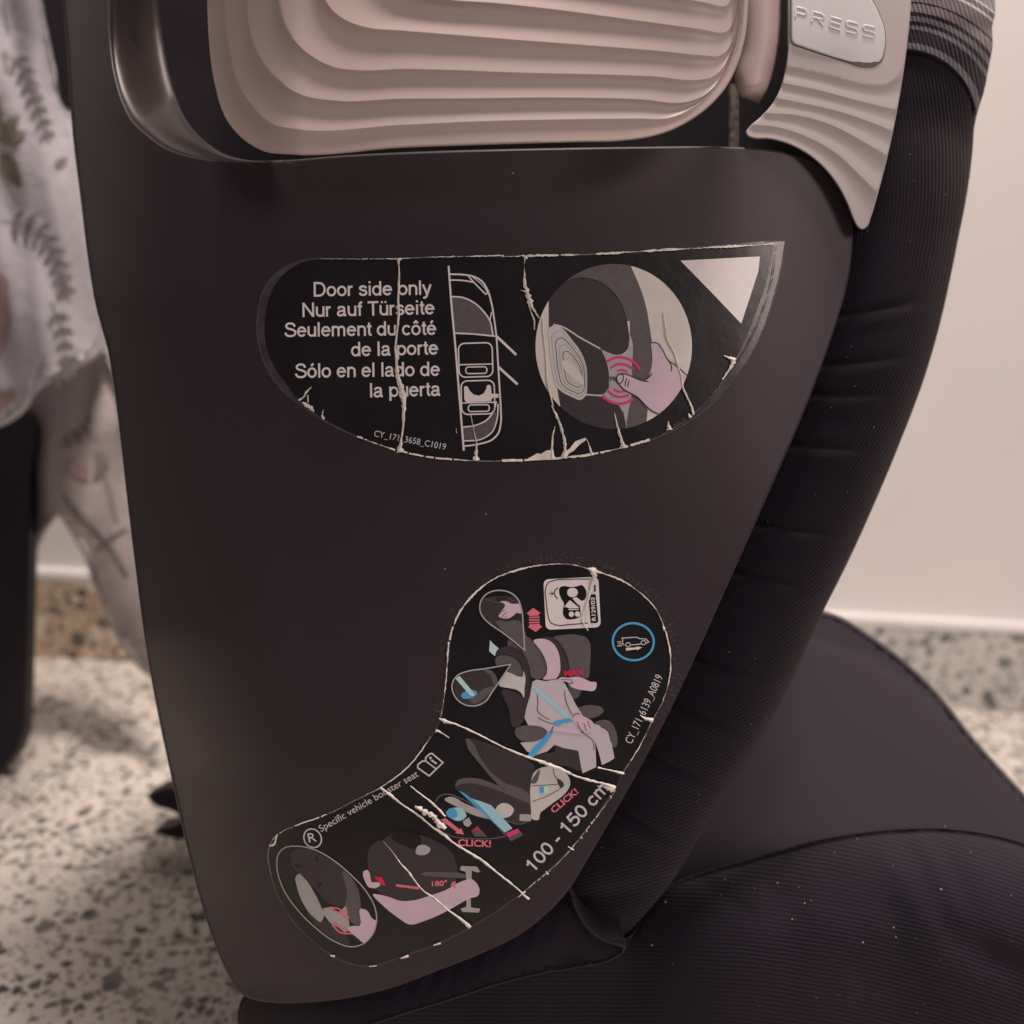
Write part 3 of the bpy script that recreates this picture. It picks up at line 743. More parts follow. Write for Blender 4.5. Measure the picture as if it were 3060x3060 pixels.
# PRESS, raised on the button: each letter is drawn wide with a straight sloping baseline
PR = {'P': [[(0, 0), (0, 1), (.78, 1), (1, .86), (1, .58), (.8, .43), (0, .43)]], 'R': [[(0, 0), (0, 1), (.78, 1), (1, .86), (1, .60), (.8, .47), (0, .47)], [(.55, .47), (1, 0)]],
      'E': [[(1, 1), (0, 1), (0, 0), (1, 0)], [(0, .5), (.92, .5)]], 'S': [[(1, 1), (.14, 1), (0, .9), (0, .62), (.12, .5), (.88, .5), (1, .38), (1, .1), (.86, 0), (0, 0)]]}
V, Fc = [], []
bzf = lambda x, y: bz_(x, y) - .0012 + .0022 * min(1, max(0, (y - 60) / 130)) ** 2 * .5
for ch, q in zip('PRESS', [(556, 104, 618, 122), (655, 132, 722, 152), (763, 163, 828, 183), (860, 189, 926, 207), (963, 213, 1030, 230)]):
    (ax, ay), (bx, by) = X(C3, [q[:2], q[2:]]); ux, uy = bx - ax, by - ay; vx, vy = 3.2, -31
    for pl in PR[ch]:
        pl = [(ax + ux * p[0] + vx * p[1], ay + uy * p[0] + vy * p[1]) for p in pl]; n0 = len(pl)
        for j, p in enumerate(pl):
            a, c = pl[max(0, j - 1)], pl[min(n0 - 1, j + 1)]; tx, ty = c[0] - a[0], c[1] - a[1]; l = math.hypot(tx, ty); tx /= l; ty /= l
            for o_, hh in ((5, -.0001), (2.8, .0002), (0, .0003), (-2.8, .0002), (-5, -.0001)):
                V.append(W(p[0] - ty * o_, p[1] + tx * o_, bzf(*p) - hh))
        b0 = len(V) - 5 * n0
        for j in range(n0 - 1):
            for k_ in range(4): Fc.append([b0 + 5 * j + k_, b0 + 5 * j + 5 + k_, b0 + 5 * j + 6 + k_, b0 + 5 * j + 1 + k_])
        for e0 in (b0, b0 + 5 * (n0 - 1)): Fc.append([e0 + k_ for k_ in range(5)])
link('raised_lettering', V, Fc, M['button'], button, merge=False, angle=50)

# ------------------------------------------------------------------ sticker one: "Door side only"
s1_out = X(S1, [(480, 170), (330, 187), (200, 245), (110, 325), (50, 430), (22, 560), (15, 700), (35, 830), (80, 960), (150, 1070), (240, 1170), (320, 1230), (480, 1340), (700, 1450), (1000, 1560), (1200, 1603), (1500, 1635), (1780, 1642)]) \
    + X(S2, [(60, 1498), (150, 1497), (330, 1485), (600, 1455), (800, 1410), (1000, 1350), (1200, 1250), (1350, 1140), (1480, 990), (1600, 820), (1700, 600), (1780, 330)])
s1_out = spline(s1_out, 5) + X(S2, [(1805, 200), (1822, 80), (1700, 86), (1400, 110), (900, 150), (400, 176), (0, 182)]) + X(S1, [(1500, 156), (1200, 165), (900, 174), (700, 176)])
s1_blk = X(S1, [(500, 178), (380, 192), (270, 242), (170, 332), (110, 450), (80, 580), (74, 700), (92, 830), (140, 950), (215, 1060), (325, 1195), (430, 1285), (600, 1385), (800, 1475), (1000, 1548), (1200, 1592), (1500, 1625), (1780, 1632)]) \
    + X(S2, [(60, 1488), (150, 1486), (330, 1474), (600, 1444), (800, 1398), (1000, 1338), (1180, 1245), (1300, 1140), (1400, 1010), (1500, 840), (1590, 640), (1690, 380)])
s1_blk = spline(s1_blk, 5) + X(S2, [(1725, 240), (1745, 112), (1600, 122), (1400, 132), (900, 165), (400, 186), (0, 190)]) + X(S1, [(1500, 164), (1200, 172), (900, 180), (700, 183)])
A = Art(skin, base=.00008); A.poly(s1_out, 'clear', 0); A.poly(s1_blk, 'ink_black', 2)
A.line(offset(s1_out, 2), 3, 'residue', 1, closed=True, smooth=False)
stick1 = A.build('sticker', seat); tag(stick1, 'large black half moon sticker saying door side only')

A = Art(skin, base=.0003)
for st, a, b in (('Door side only', (428, 450), (1282, 436)), ('Nur auf Türseite', (347, 598), (1302, 578)), ('Seulement du côté', (216, 742), (1314, 726)), ('de la porte', (697, 882), (1328, 868)),
                 ('Sólo en el lado de', (292, 1038), (1340, 1022)), ('la puerta', (835, 1178), (1350, 1166))):
    p = X(S1, [a, b]); A = Art(skin, base=.0003); stroke_text(A, st, p[0], p[1], 104 * S1[2], 6.2, 'white', 0); A.build('lettering', stick1, smooth=False)
A = Art(skin, base=.0003)
p = X(S1, [(862, 1458), (1378, 1556)]); A.text('CY_171_3658_C1019', p[0], p[1], 44 * S1[2], 'lettering', 0)
A.build('lettering', stick1, smooth=False)

A = Art(skin, base=.0003); s = S1[2]
A.sm(X(S1, [(1424, 450), (1500, 456), (1580, 490), (1650, 552), (1700, 625), (1722, 733)]) + X(S1, [(1700, 730), (1580, 720), (1447, 713), (1436, 580)]), 'greyfill', 0)
A.sm(X(S1, [(1502, 1393), (1600, 1378), (1680, 1338), (1730, 1270), (1748, 1300), (1735, 1370), (1690, 1440), (1620, 1476), (1510, 1487)]), 'greyfill', 0)
LN = lambda pts, w_, **k: A.line(X(S1, pts), w_ * s, 'white', 1, **k)
LN([(1402, 228), (1422, 500), (1450, 800), (1478, 1150), (1512, 1562)], 14)
LN([(1411, 288), (1500, 291), (1590, 308), (1645, 342), (1682, 400), (1712, 500), (1732, 620), (1747, 740), (1757, 900), (1768, 1080), (1778, 1250), (1778, 1370), (1758, 1440), (1712, 1485), (1630, 1512), (1512, 1530)], 12)
LN([(1413, 330), (1500, 333), (1583, 346)], 10); LN([(1545, 302), (1583, 346), (1668, 432), (1690, 425), (1690, 405)], 10, smooth=False)
LN([(1575, 308), (1640, 362), (1672, 400), (1685, 430)], 7)
LN([(1424, 450), (1500, 456), (1580, 490), (1650, 552), (1700, 625), (1722, 733)], 11); LN([(1447, 713), (1580, 720), (1740, 736)], 11)
LN([(1700, 625), (1712, 560)], 8, smooth=False)
def rrect(c, hx, hy, r, rot=0, n=5):
    o = []
    for qx, qy, a0 in ((1, 1, 0), (-1, 1, 90), (-1, -1, 180), (1, -1, 270)):
        for k in range(n + 1):
            a = R(a0 + 90 * k / n); o.append((qx * (hx - r) + r * math.cos(a), qy * (hy - r) + r * math.sin(a)))
    cr, sr = math.cos(rot), math.sin(rot)
    return [(c[0] + x * cr - y * sr, c[1] + x * sr + y * cr) for x, y in o]
LN(rrect((1597, 907), 122, 122, 45, -.03), 10, closed=True, smooth=False); LN([(1476, 942), (1722, 936)], 9, smooth=False)
LN(rrect((1602, 981), 76, 24, 20, -.02), 9, closed=True, smooth=False)
LN(rrect((1614, 1177), 120, 121, 45, -.03), 10, closed=True, smooth=False); LN([(1478, 1218), (1752, 1212)], 9, smooth=False)
LN(rrect((1620, 1255), 76, 24, 20, -.02), 9, closed=True, smooth=False)
A.poly(X(S1, [(1513, 1102), (1525, 1095), (1540, 1100), (1556, 1132), (1585, 1158), (1622, 1165), (1655, 1148), (1672, 1118), (1678, 1092), (1695, 1086), (1708, 1095), (1712, 1150), (1762, 1152), (1762, 1180), (1714, 1182), (1710, 1205), (1530, 1212), (1516, 1195)]), 'white', 2)
LN([(1502, 1393), (1600, 1378), (1680, 1338), (1730, 1270), (1745, 1218)], 10); LN([(1510, 1492), (1640, 1478), (1715, 1428), (1748, 1350), (1760, 1225)], 10)
LN([(1748, 736), (1890, 870)], 18, smooth=False); LN([(1762, 958), (1900, 1084)], 18, smooth=False)
A.build('car_drawing', stick1, smooth=False)

A = Art(skin, base=.0003); s = S2[2]
CC = ellipse(X(S2, [(717, 763)])[0], 502 * s, 530 * s, 0, 72); P = lambda pts, m, l, **k: A.poly(X(S2, pts), m, l, clip=CC, **k); Q = lambda pts, m, l, **k: A.poly(X(S2, spline(pts, 5, True)), m, l, clip=CC)
A.poly(CC, 'cream', 0)
P(spline([(300, 100), (560, 100), (810, 200), (825, 242), (870, 345), (918, 480), (948, 640), (965, 780), (958, 880), (935, 980)], 4) + [(900, 1000), (820, 1000), (820, 600), (300, 640)], 'g_mid', 1)
P(spline([(300, 440), (355, 380), (440, 330), (520, 322), (620, 345), (700, 400), (765, 490), (800, 600), (815, 720), (805, 780), (770, 812), (710, 812), (640, 782), (500, 705), (380, 640), (340, 622), (310, 640), (302, 600)], 4), 'g_dark', 2)
P([(355, 1030), (420, 1070), (490, 1100), (540, 1078), (640, 1084), (700, 1125), (745, 1135), (780, 1190), (795, 1268), (800, 1400), (560, 1400), (380, 1180)], 'g_dark', 1)
P([(800, 1250), (815, 1150), (830, 1050), (880, 1100), (935, 1165), (925, 1270), (860, 1330), (795, 1330)], 'g_mid', 1)
P(spline([(630, 778), (700, 808), (760, 820), (800, 800), (815, 740)], 4) + spline([(818, 680), (828, 700), (834, 900), (828, 1100), (808, 1190), (795, 1270), (786, 1200), (750, 1140), (640, 1085), (680, 1040), (688, 950), (668, 850)], 4), 'g_light', 3)
P(spline([(375, 640), (500, 705), (628, 776), (662, 850), (682, 950), (680, 1030), (655, 1066), (600, 1070), (540, 1068), (540, 950), (520, 830), (450, 725)], 4), 'g_dark', 3)
A.line(X(S2, [(330, 622), (375, 632), (500, 705), (632, 778)]), 10 * s, 'g_pale', 4); A.line(X(S2, [(538, 1070), (600, 1076), (648, 1082)]), 9 * s, 'g_pale', 4)
for x_ in ([(440, 330), (520, 322), (620, 345), (700, 400), (765, 490), (800, 600), (815, 720)], [(632, 778), (664, 850), (684, 950), (682, 1035)]):
    A.line(X(S2, x_), 4 * s, 'line', 4)
def ring_pts(k): return [(430 + (x - 430) * k + (1 - k) * 50, 880 + (y - 880) * k + (1 - k) * 70) for x, y in spline([(308, 640), (350, 622), (395, 655), (450, 720), (510, 805), (536, 870), (546, 1000), (536, 1080), (503, 1106), (455, 1090), (352, 1022), (325, 930), (304, 760)], 5, True)]
P(ring_pts(1), 'g_pale', 4)
for i in range(1, 6): A.line(X(S2, ring_pts(1 - i * .13)), 5 * s, 'g_light' if i % 2 else 'g_mid', 5, closed=True, smooth=False)
P(spline([(385, 860), (400, 850), (470, 905), (515, 955), (525, 1000), (518, 1012), (500, 1000), (430, 945)], 4, True), 'cream', 6)
def arcw(pts, w_): A.line(X(S2, pts), w_ * s, 'pink', 7)
arcw([(668, 864), (720, 836), (790, 836), (850, 866), (886, 912)], 16); arcw([(695, 902), (740, 878), (790, 878), (845, 908)], 14); arcw([(740, 920), (772, 913), (804, 924)], 12)
arcw([(643, 1078), (690, 1115), (750, 1130), (800, 1122), (840, 1098)], 16); arcw([(680, 1046), (720, 1078), (770, 1086), (815, 1074)], 14); arcw([(717, 1036), (750, 1052), (790, 1050)], 12)
hand = spline([(738, 955), (752, 942), (775, 938), (820, 950), (870, 972), (910, 985), (935, 970), (955, 925), (965, 860), (962, 800), (962, 738), (995, 742), (1030, 785), (1065, 850), (1110, 882), (1190, 945)], 4) + spline([(1250, 1000), (1200, 1150), (1090, 1260), (1010, 1210), (985, 1190), (930, 1150), (895, 1112), (870, 1088), (820, 1060), (785, 1038), (745, 990)], 4)
P(hand, 'skin', 8)
for x_ in ([(750, 942), (775, 938), (820, 950), (870, 972), (910, 985), (940, 988)], [(925, 975), (945, 958), (963, 935)], [(960, 738), (995, 742), (1030, 785), (1065, 850), (1110, 882), (1188, 948)], [(1068, 850), (1086, 885), (1088, 922)],
           [(745, 998), (785, 1040), (820, 1060), (870, 1088), (895, 1112), (930, 1150), (985, 1188), (1005, 1195)], [(800, 968), (793, 990), (790, 1018)], [(818, 980), (810, 1000), (808, 1022)]):
    A.line(X(S2, x_), 7 * s, 'line', 9)
A.line(X(S2, spline([(738, 955), (752, 942), (775, 945), (778, 968), (765, 995), (748, 1000), (736, 985)], 4, True)), 7 * s, 'line', 9, closed=True, smooth=False)
p = X(S2, [(692, 986), (733, 988)]); A.text('PR', p[0], p[1], 30 * s, 'line', 5, bold=.02)
A.build('seat_drawing', stick1, smooth=False)
A = Art(skin, base=.0003); A.poly(X(S2, [(1145, 212), (1655, 185), (1645, 280), (1535, 617), (1340, 412)]), 'white', 0); A.build('triangle_mark', stick1, smooth=False)

def ragged(A, pts, w0, w1, seed, m='paper', gap=.25, layer=12, n=8):
    rnd = random.Random(seed); P_ = resample(spline(pts, n), max(6, int(sum(math.hypot(pts[i + 1][0] - pts[i][0], pts[i + 1][1] - pts[i][1]) for i in range(len(pts) - 1)) / 6)))
    run = []; wv = rnd.uniform(w0, w1)
    for p in P_:
        wv += rnd.uniform(-.6, .6) * (w1 - w0); wv = max(0, min(w1 * 1.3, wv))
        run.append((p[0] + rnd.uniform(-1, 1), p[1] + rnd.uniform(-1, 1), max(.6, wv)))
        if rnd.random() < gap / 6 and len(run) > 2: A.line(run, 1, m, layer, smooth=False); run = []
    if len(run) > 2: A.line(run, 1, m, layer, smooth=False)

A = Art(skin, base=.0003)
k = lambda S, pts: [(x, y, w_ * S[2]) for (x, y, _), (_a, _b, w_) in zip([(q[0], q[1], 0) for q in X(S, pts)], pts)]
T = lambda S, pts, seed, **kw: A.ridge(k(S, pts), 'paper', 12, seed=seed, **kw)
T(S1, [(1040, 172, 52), (1042, 200, 22), (1045, 300, 20), (1038, 450, 18), (1040, 600, 20), (1028, 720, 15), (1018, 820, 18), (1025, 900, 22), (1030, 990, 36), (1042, 1060, 42), (1062, 1120, 60), (1078, 1200, 48), (1078, 1300, 28), (1072, 1400, 18), (1058, 1500, 22), (1052, 1550, 50), (1055, 1572, 80)], 1, jag=.25)
T(S1, [(412, 1102, 6), (375, 1140, 16), (345, 1185, 14), (318, 1196, 16)], 2); T(S1, [(345, 1212, 12), (380, 1238, 34), (410, 1255, 34), (430, 1282, 8)], 3); T(S1, [(500, 1265, 4), (490, 1310, 16), (505, 1335, 26)], 4)
T(S1, [(1562, 1300, 5), (1575, 1370, 7), (1590, 1440, 5), (1602, 1500, 10), (1600, 1570, 26), (1602, 1632, 50)], 5); T(S1, [(385, 1160, 10), (388, 1215, 16)], 6); T(S1, [(1455, 1395, 3), (1458, 1435, 8)], 7)
T(S2, [(155, 180, 60), (148, 200, 24), (145, 300, 12), (152, 380, 26), (170, 440, 44), (190, 500, 34), (218, 550, 14), (238, 580, 10)], 8, jag=.5)
T(S2, [(165, 470, 5), (185, 540, 8), (208, 600, 14), (208, 655, 6)], 9)
T(S2, [(120, 402, 3), (150, 410, 8)], 10)
T(S2, [(318, 1140, 6), (345, 1200, 20), (375, 1270, 20), (395, 1340, 18), (405, 1400, 26), (402, 1450, 40), (400, 1480, 60)], 11)
T(S2, [(340, 1275, 6), (325, 1340, 14), (320, 1400, 18), (322, 1440, 22), (320, 1480, 40)], 12)
A.poly(X(S2, [(140, 1497), (185, 1472), (225, 1448), (250, 1452), (290, 1428), (318, 1430), (345, 1478), (380, 1470), (400, 1440), (432, 1420), (470, 1372), (500, 1360), (536, 1348), (542, 1362), (500, 1390), (462, 1430), (430, 1450), (412, 1478), (360, 1488), (240, 1492)]), 'paper', 12)
T(S2, [(545, 1358, 4), (560, 1400, 10), (572, 1440, 18), (578, 1458, 26)], 13)
T(S2, [(722, 1190, 6), (735, 1250, 14), (750, 1310, 18), (768, 1370, 24), (778, 1400, 44), (780, 1415, 60)], 14)
T(S2, [(1037, 545, 8), (1048, 620, 12), (1060, 710, 14), (1085, 765, 18), (1110, 810, 14), (1128, 880, 12), (1152, 960, 14), (1160, 1020, 14), (1185, 1080, 16), (1212, 1140, 16), (1230, 1200, 22)], 15, jag=.3)
T(S2, [(1066, 1242, 6), (1070, 1270, 20), (1076, 1298, 46)], 16); T(S2, [(1425, 822, 6), (1455, 835, 18), (1485, 850, 40), (1470, 890, 22), (1440, 940, 12), (1415, 975, 10)], 17); T(S2, [(1195, 1195, 10), (1208, 1220, 34)], 18)
T(S2, [(1035, 560, 3), (1045, 700, 3)], 19)
# fold running down the left of the round picture
T(S2, [(262, 580, 10), (268, 700, 10), (285, 850, 12), (290, 980, 14), (312, 1080, 14), (330, 1150, 8)], 20, jag=.2)
ragged(A, X(S2, [(0, 186), (200, 180), (500, 174), (900, 152), (1200, 134), (1400, 124), (1600, 114), (1742, 104)]), 1.5, 6, 3, gap=.15)
ragged(A, X(S1, [(480, 176), (800, 178), (1040, 176), (1300, 164), (1500, 160), (1800, 152)]), .8, 3, 4, gap=.5)
ragged(A, X(S1, [(740, 1458), (1000, 1550), (1200, 1597), (1500, 1630), (1780, 1637)]), .8, 4, 5, gap=.7)
ragged(A, X(S2, [(0, 1494), (150, 1492), (330, 1482), (600, 1450), (800, 1404), (950, 1360)]), 1.5, 6, 6, gap=.3)
ragged(A, X(S1, [(480, 1330), (700, 1440)]), .6, 2, 7, m='residue')
ragged(A, X(S2, [(1760, 112), (1740, 300), (1650, 600), (1540, 820), (1420, 990), (1240, 1180), (1100, 1270)]), .8, 2.2, 8, m='residue', gap=.3)
ragged(A, X(S2, [(1742, 120), (1700, 320), (1600, 640), (1500, 850), (1390, 1020), (1200, 1220), (1000, 1345)]), .5, 1.6, 9, m='lint', gap=.8)
A.build('torn_crease', stick1, smooth=False)

# ------------------------------------------------------------------ sticker two: booster instructions
s2pts = X(S3, [(950, 58), (1080, 66), (1190, 98), (1300, 130), (1450, 190), (1590, 290), (1690, 400), (1750, 530), (1790, 680), (1798, 850), (1780, 960), (1740, 1080), (1660, 1230), (1560, 1430), (1450, 1600)]) \
    + X(S5, [(1550, 545), (1450, 675), (1350, 822), (1250, 960), (1100, 1120), (900, 1300), (780, 1400), (700, 1465)]) \
    + X(S4, [(1600, 1452), (1350, 1580), (1110, 1665), (980, 1712), (850, 1748), (700, 1738), (560, 1680), (400, 1570), (250, 1420), (130, 1230), (70, 1050), (48, 900), (70, 805), (130, 738), (250, 680), (480, 597), (700, 492), (905, 388), (1100, 242), (1210, 110), (1290, 0)]) \
    + X(S3, [(92, 1195), (110, 1080), (135, 850), (150, 650), (180, 530), (240, 400), (340, 280), (500, 160), (650, 105), (800, 70)])
s2o = spline(s2pts, 4, True)
A = Art(skin, base=.00008)
A.poly(s2o, 'clear', 0); A.poly(offset(s2o, 4), 'ink_black', 2)
stick2 = A.build('sticker', seat); tag(stick2, 'black curved instruction sticker with booster seat drawings')

A = Art(skin, base=.0003)
def TX(S, st, a, b, h, m, **kw):
    A = Art(skin, base=.0003); p = X(S, [a, b])
    if st.startswith('100'): stroke_text(A, st, p[0], p[1], h * S[2], 6.6, m, 6)
    else: A.text(st, p[0], p[1], h * S[2], m, 6, **kw)
    A.build('lettering', stick2, smooth=False)
TX(S5, '100 - 150 cm', (868, 1240), (1500, 545), 112, 'lettering', bold=.004)
TX(S5, 'CLICK!', (1035, 748), (1240, 575), 50, 'coral', bold=.03); TX(S5, 'CLICK!', (243, 1012), (515, 1024), 52, 'coral', bold=.03)
TX(S4, 'Specific vehicle booster seat', (458, 728), (1200, 302), 52, 'lettering')
TX(S4, 'R', (365, 808), (425, 795), 68, 'lettering', bold=.01)
TX(S3, 'CY_171_6139_A0819', (1505, 1398), (1738, 900), 58, 'lettering')
TX(S6, 'MAX', (1338, 1160), (1572, 1143), 60, 'red', bold=.05)
TX(S4, '180°', (1298, 1140), (1415, 1134), 38, 'coral', bold=.03)
TX(S6, 'R129/03', (1702, 520), (1688, 252), 44, 'white', bold=.02)

# approval plate, arrows, car badge, symbols
A = Art(skin, base=.0003)
A.poly(X(S6, rrect((1428, 320), 318, 292, 60, -.05)), 'white', 0)
A.line(X(S6, [(1640, 40), (1400, 42), (1230, 55), (1150, 85), (1122, 150), (1130, 300), (1150, 460), (1180, 540), (1250, 572), (1400, 565), (1610, 548)]), 3, 'line', 1)
A.sm(X(S6, [(1285, 140), (1330, 120), (1400, 130), (1480, 125), (1540, 110), (1580, 150), (1592, 230), (1570, 280), (1500, 300), (1520, 360), (1510, 480), (1450, 502), (1360, 498), (1325, 450), (1325, 380), (1335, 330), (1300, 260), (1278, 190)]), 'ink_black', 1)
A.ell(X(S6, [(1433, 195)])[0], 62 * .2588, 55 * .2588, 'white', 2)
A.poly(X(S6, [(1335, 365), (1410, 270), (1480, 330), (1510, 375), (1400, 378), (1360, 365)]), 'white', 2)
A.poly(X(S6, [(1430, 262), (1480, 250), (1560, 310), (1530, 350), (1500, 340)]), 'white', 2)
A.line(X(S6, [(1400, 268), (1512, 358)]), 5, 'ink_black', 3, smooth=False)
A.line(X(S6, [(1385, 392), (1505, 390)]), 3, 'white', 2, smooth=False)
A.ell(X(S6, [(1420, 446)])[0], 30 * .2588, 32 * .2588, 'white', 2); A.ell(X(S6, [(1490, 444)])[0], 30 * .2588, 32 * .2588, 'white', 2)
A.line(X(S6, [(1265, 140), (1230, 175), (1228, 225), (1262, 268)]), 3.2, 'line', 1); A.line(X(S6, [(1160, 207), (1205, 207)]), 2.4, 'line', 1, smooth=False); A.line(X(S6, [(1188, 185), (1210, 207), (1188, 230)]), 2.4, 'line', 1, smooth=False)
A.poly(X(S6, [(1618, 260), (1650, 215), (1700, 215), (1732, 520), (1715, 548), (1642, 548)]), 'ink_black', 1)
A.line(X(S6, [(1690, 108), (1692, 186)]), 5, 'ink_black', 1, smooth=False)
A.build('approval_plate', stick2, smooth=False)
A = Art(skin, base=.0003)
A.poly(X(S6, [(978, 372), (1070, 436), (1040, 440), (1045, 462), (930, 466), (925, 444), (900, 440)]), 'coral', 0)
for y_ in (474, 503, 533): A.poly(X(S6, [(928, y_ + 2), (1052, y_ - 3), (1054, y_ + 15), (931, y_ + 19)]), 'coral', 0)
A.poly(X(S6, [(933, 562), (1057, 556), (1058, 580), (1086, 584), (1008, 652), (915, 590), (936, 586)]), 'coral', 0)
A.build('double_arrow', stick2, smooth=False)
A = Art(skin, base=.0003)
A.line(ellipse(X(S3, [(1517, 638)])[0], 152 * S3[2], 137 * S3[2], .1, 40), 6.5, 'blue', 0, closed=True, smooth=False)
ln = lambda pts, w_=2.6, m='lettering', **kw: A.line(X(S3, pts), w_, m, 1, **kw)
ln([(1428, 612), (1540, 604), (1562, 615), (1610, 618), (1632, 640), (1605, 652)], smooth=False); ln([(1440, 612), (1435, 650), (1450, 664)], smooth=False); ln([(1500, 662), (1575, 655)], smooth=False)
for c in ((1478, 660), (1592, 645)): A.line(ellipse(X(S3, [c])[0], 17 * S3[2], 15 * S3[2], 0, 16), 2.4, 'lettering', 1, closed=True, smooth=False)
ln([(1398, 640), (1425, 638)]); ln([(1405, 655), (1430, 654)]); ln([(1398, 670), (1432, 668)])
A.poly(X(S3, [(1462, 684), (1540, 680), (1540, 672), (1582, 680), (1545, 702), (1543, 694), (1464, 704)]), 'white', 1)
A.build('car_badge', stick2, smooth=False)
A = Art(skin, base=.0003)
A.line(ellipse(X(S4, [(392, 775)])[0], 74 * S4[2], 64 * S4[2], 1.0, 28), 4, 'lettering', 0, closed=True, smooth=False)
A.build('ring_symbol', stick2, smooth=False); A = Art(skin, base=.0003)
bk = X(S4, [(1278, 302), (1190, 240), (1192, 215), (1225, 190), (1250, 188), (1252, 160), (1285, 132), (1300, 132), (1382, 200)]); A.line(bk, 4.5, 'lettering', 0, closed=True, smooth=False)
A.line(X(S4, [(1250, 188), (1332, 250)]), 4, 'lettering', 0, smooth=False)
A.line(X(S4, [(1293, 180), (1335, 210)]), 5.5, 'lettering', 0, smooth=False); A.ell(X(S4, [(1287, 165)])[0], 4, 4, 'lettering', 0, n=10)
A.build('booklet_symbol', stick2, smooth=False)

# seated child drawing with its two teardrop insets
A = Art(skin, base=.0003)
P6 = lambda pts, m, l, n=4: A.poly(X(S6, spline(pts, n, True)), m, l); L6 = lambda pts, w_, m, l, **kw: A.line(X(S6, pts), w_, m, l, **kw)
P3 = lambda pts, m, l, n=4: A.poly(X(S3, spline(pts, n, True)), m, l); L3 = lambda pts, w_, m, l, **kw: A.line(X(S3, pts), w_, m, l, **kw)
P6([(480, 745), (520, 790), (582, 840), (550, 880), (538, 930), (500, 900), (470, 870)], 'cyan', 0, 1)
P6([(700, 730), (860, 690), (940, 720), (1000, 800), (1080, 900), (1135, 1060), (1125, 1140), (1085, 1185), (1000, 1190), (950, 1170), (900, 1000), (800, 860), (680, 800)], 'g_mid', 1)
P6([(985, 745), (1080, 728), (1180, 760), (1260, 860), (1290, 1000), (1285, 1120), (1240, 1190), (1180, 1200), (1090, 1192), (1130, 1140), (1130, 1050), (1070, 880)], 'skin', 3)
P6([(1080, 720), (1150, 705), (1210, 715), (1300, 800), (1370, 940), (1400, 1080), (1380, 1180), (1300, 1195), (1245, 1195), (1285, 1120), (1290, 1000), (1262, 860), (1180, 760)], 'g_dark', 2)
P6([(1210, 715), (1350, 682), (1500, 685), (1590, 715), (1635, 780), (1642, 900), (1632, 1060), (1605, 1185), (1560, 1180), (1390, 1170), (1400, 1080), (1370, 940), (1300, 800)], 'g_mid', 3)
P6([(1370, 1200), (1540, 1310), (1500, 1400), (1440, 1425), (1400, 1330)], 'g_mid', 3)
P6([(545, 930), (560, 880), (620, 830), (720, 818), (820, 860), (880, 930), (930, 1050), (950, 1200), (940, 1400), (900, 1560), (860, 1700), (845, 1400), (850, 1150), (860, 1080), (800, 980), (700, 930), (600, 925)], 'g_dark', 4)
P6([(546, 950), (620, 918), (720, 930), (800, 980), (850, 1060), (860, 1130), (848, 1170), (790, 1165), (720, 1120), (600, 1080), (550, 1030)], 'g_mid', 5)
P6([(672, 1110), (740, 1135), (820, 1168), (858, 1165), (862, 1100), (882, 1140), (880, 1300), (868, 1410), (850, 1370), (800, 1325), (700, 1300), (585, 1270)], 'g_pale', 6)
P3([(548, 988), (620, 1002), (680, 1030), (700, 1070), (700, 1160), (690, 1240), (660, 1272), (632, 1270), (600, 1150)], 'g_dark', 5)
# body and legs
P3([(770, 935), (800, 918), (870, 930), (960, 915), (1010, 945), (1050, 1020), (1090, 1100), (1140, 1180), (1180, 1230), (1280, 1262), (1330, 1300), (1355, 1380), (1378, 1500), (1340, 1525), (1285, 1552), (1262, 1460), (1235, 1375), (1243, 1566), (1142, 1612), (1130, 1560), (1110, 1445), (1000, 1425), (935, 1400), (880, 1450), (790, 1480), (730, 1450), (680, 1385), (760, 1378), (840, 1350), (885, 1300), (800, 1290), (740, 1260), (712, 1200), (725, 1130), (752, 1040)], 'cloth_ink', 7, 1)
P3([(640, 1290), (680, 1265), (770, 1258), (850, 1275), (880, 1300), (855, 1345), (780, 1378), (700, 1375), (655, 1345)], 'g_mid', 8)
P3([(930, 1400), (1000, 1425), (1110, 1445), (1125, 1520), (1140, 1590), (1020, 1560), (870, 1540), (800, 1530), (760, 1500), (850, 1465), (940, 1445)], 'g_dark', 6)
P3([(1095, 1140), (1150, 1112), (1230, 1108), (1285, 1125), (1298, 1150), (1270, 1180), (1200, 1205), (1150, 1200), (1120, 1180)], 'g_mid', 6)
P3([(1230, 1240), (1290, 1215), (1340, 1225), (1385, 1290), (1400, 1370), (1385, 1420), (1370, 1420), (1340, 1310), (1280, 1262)], 'g_mid', 6)
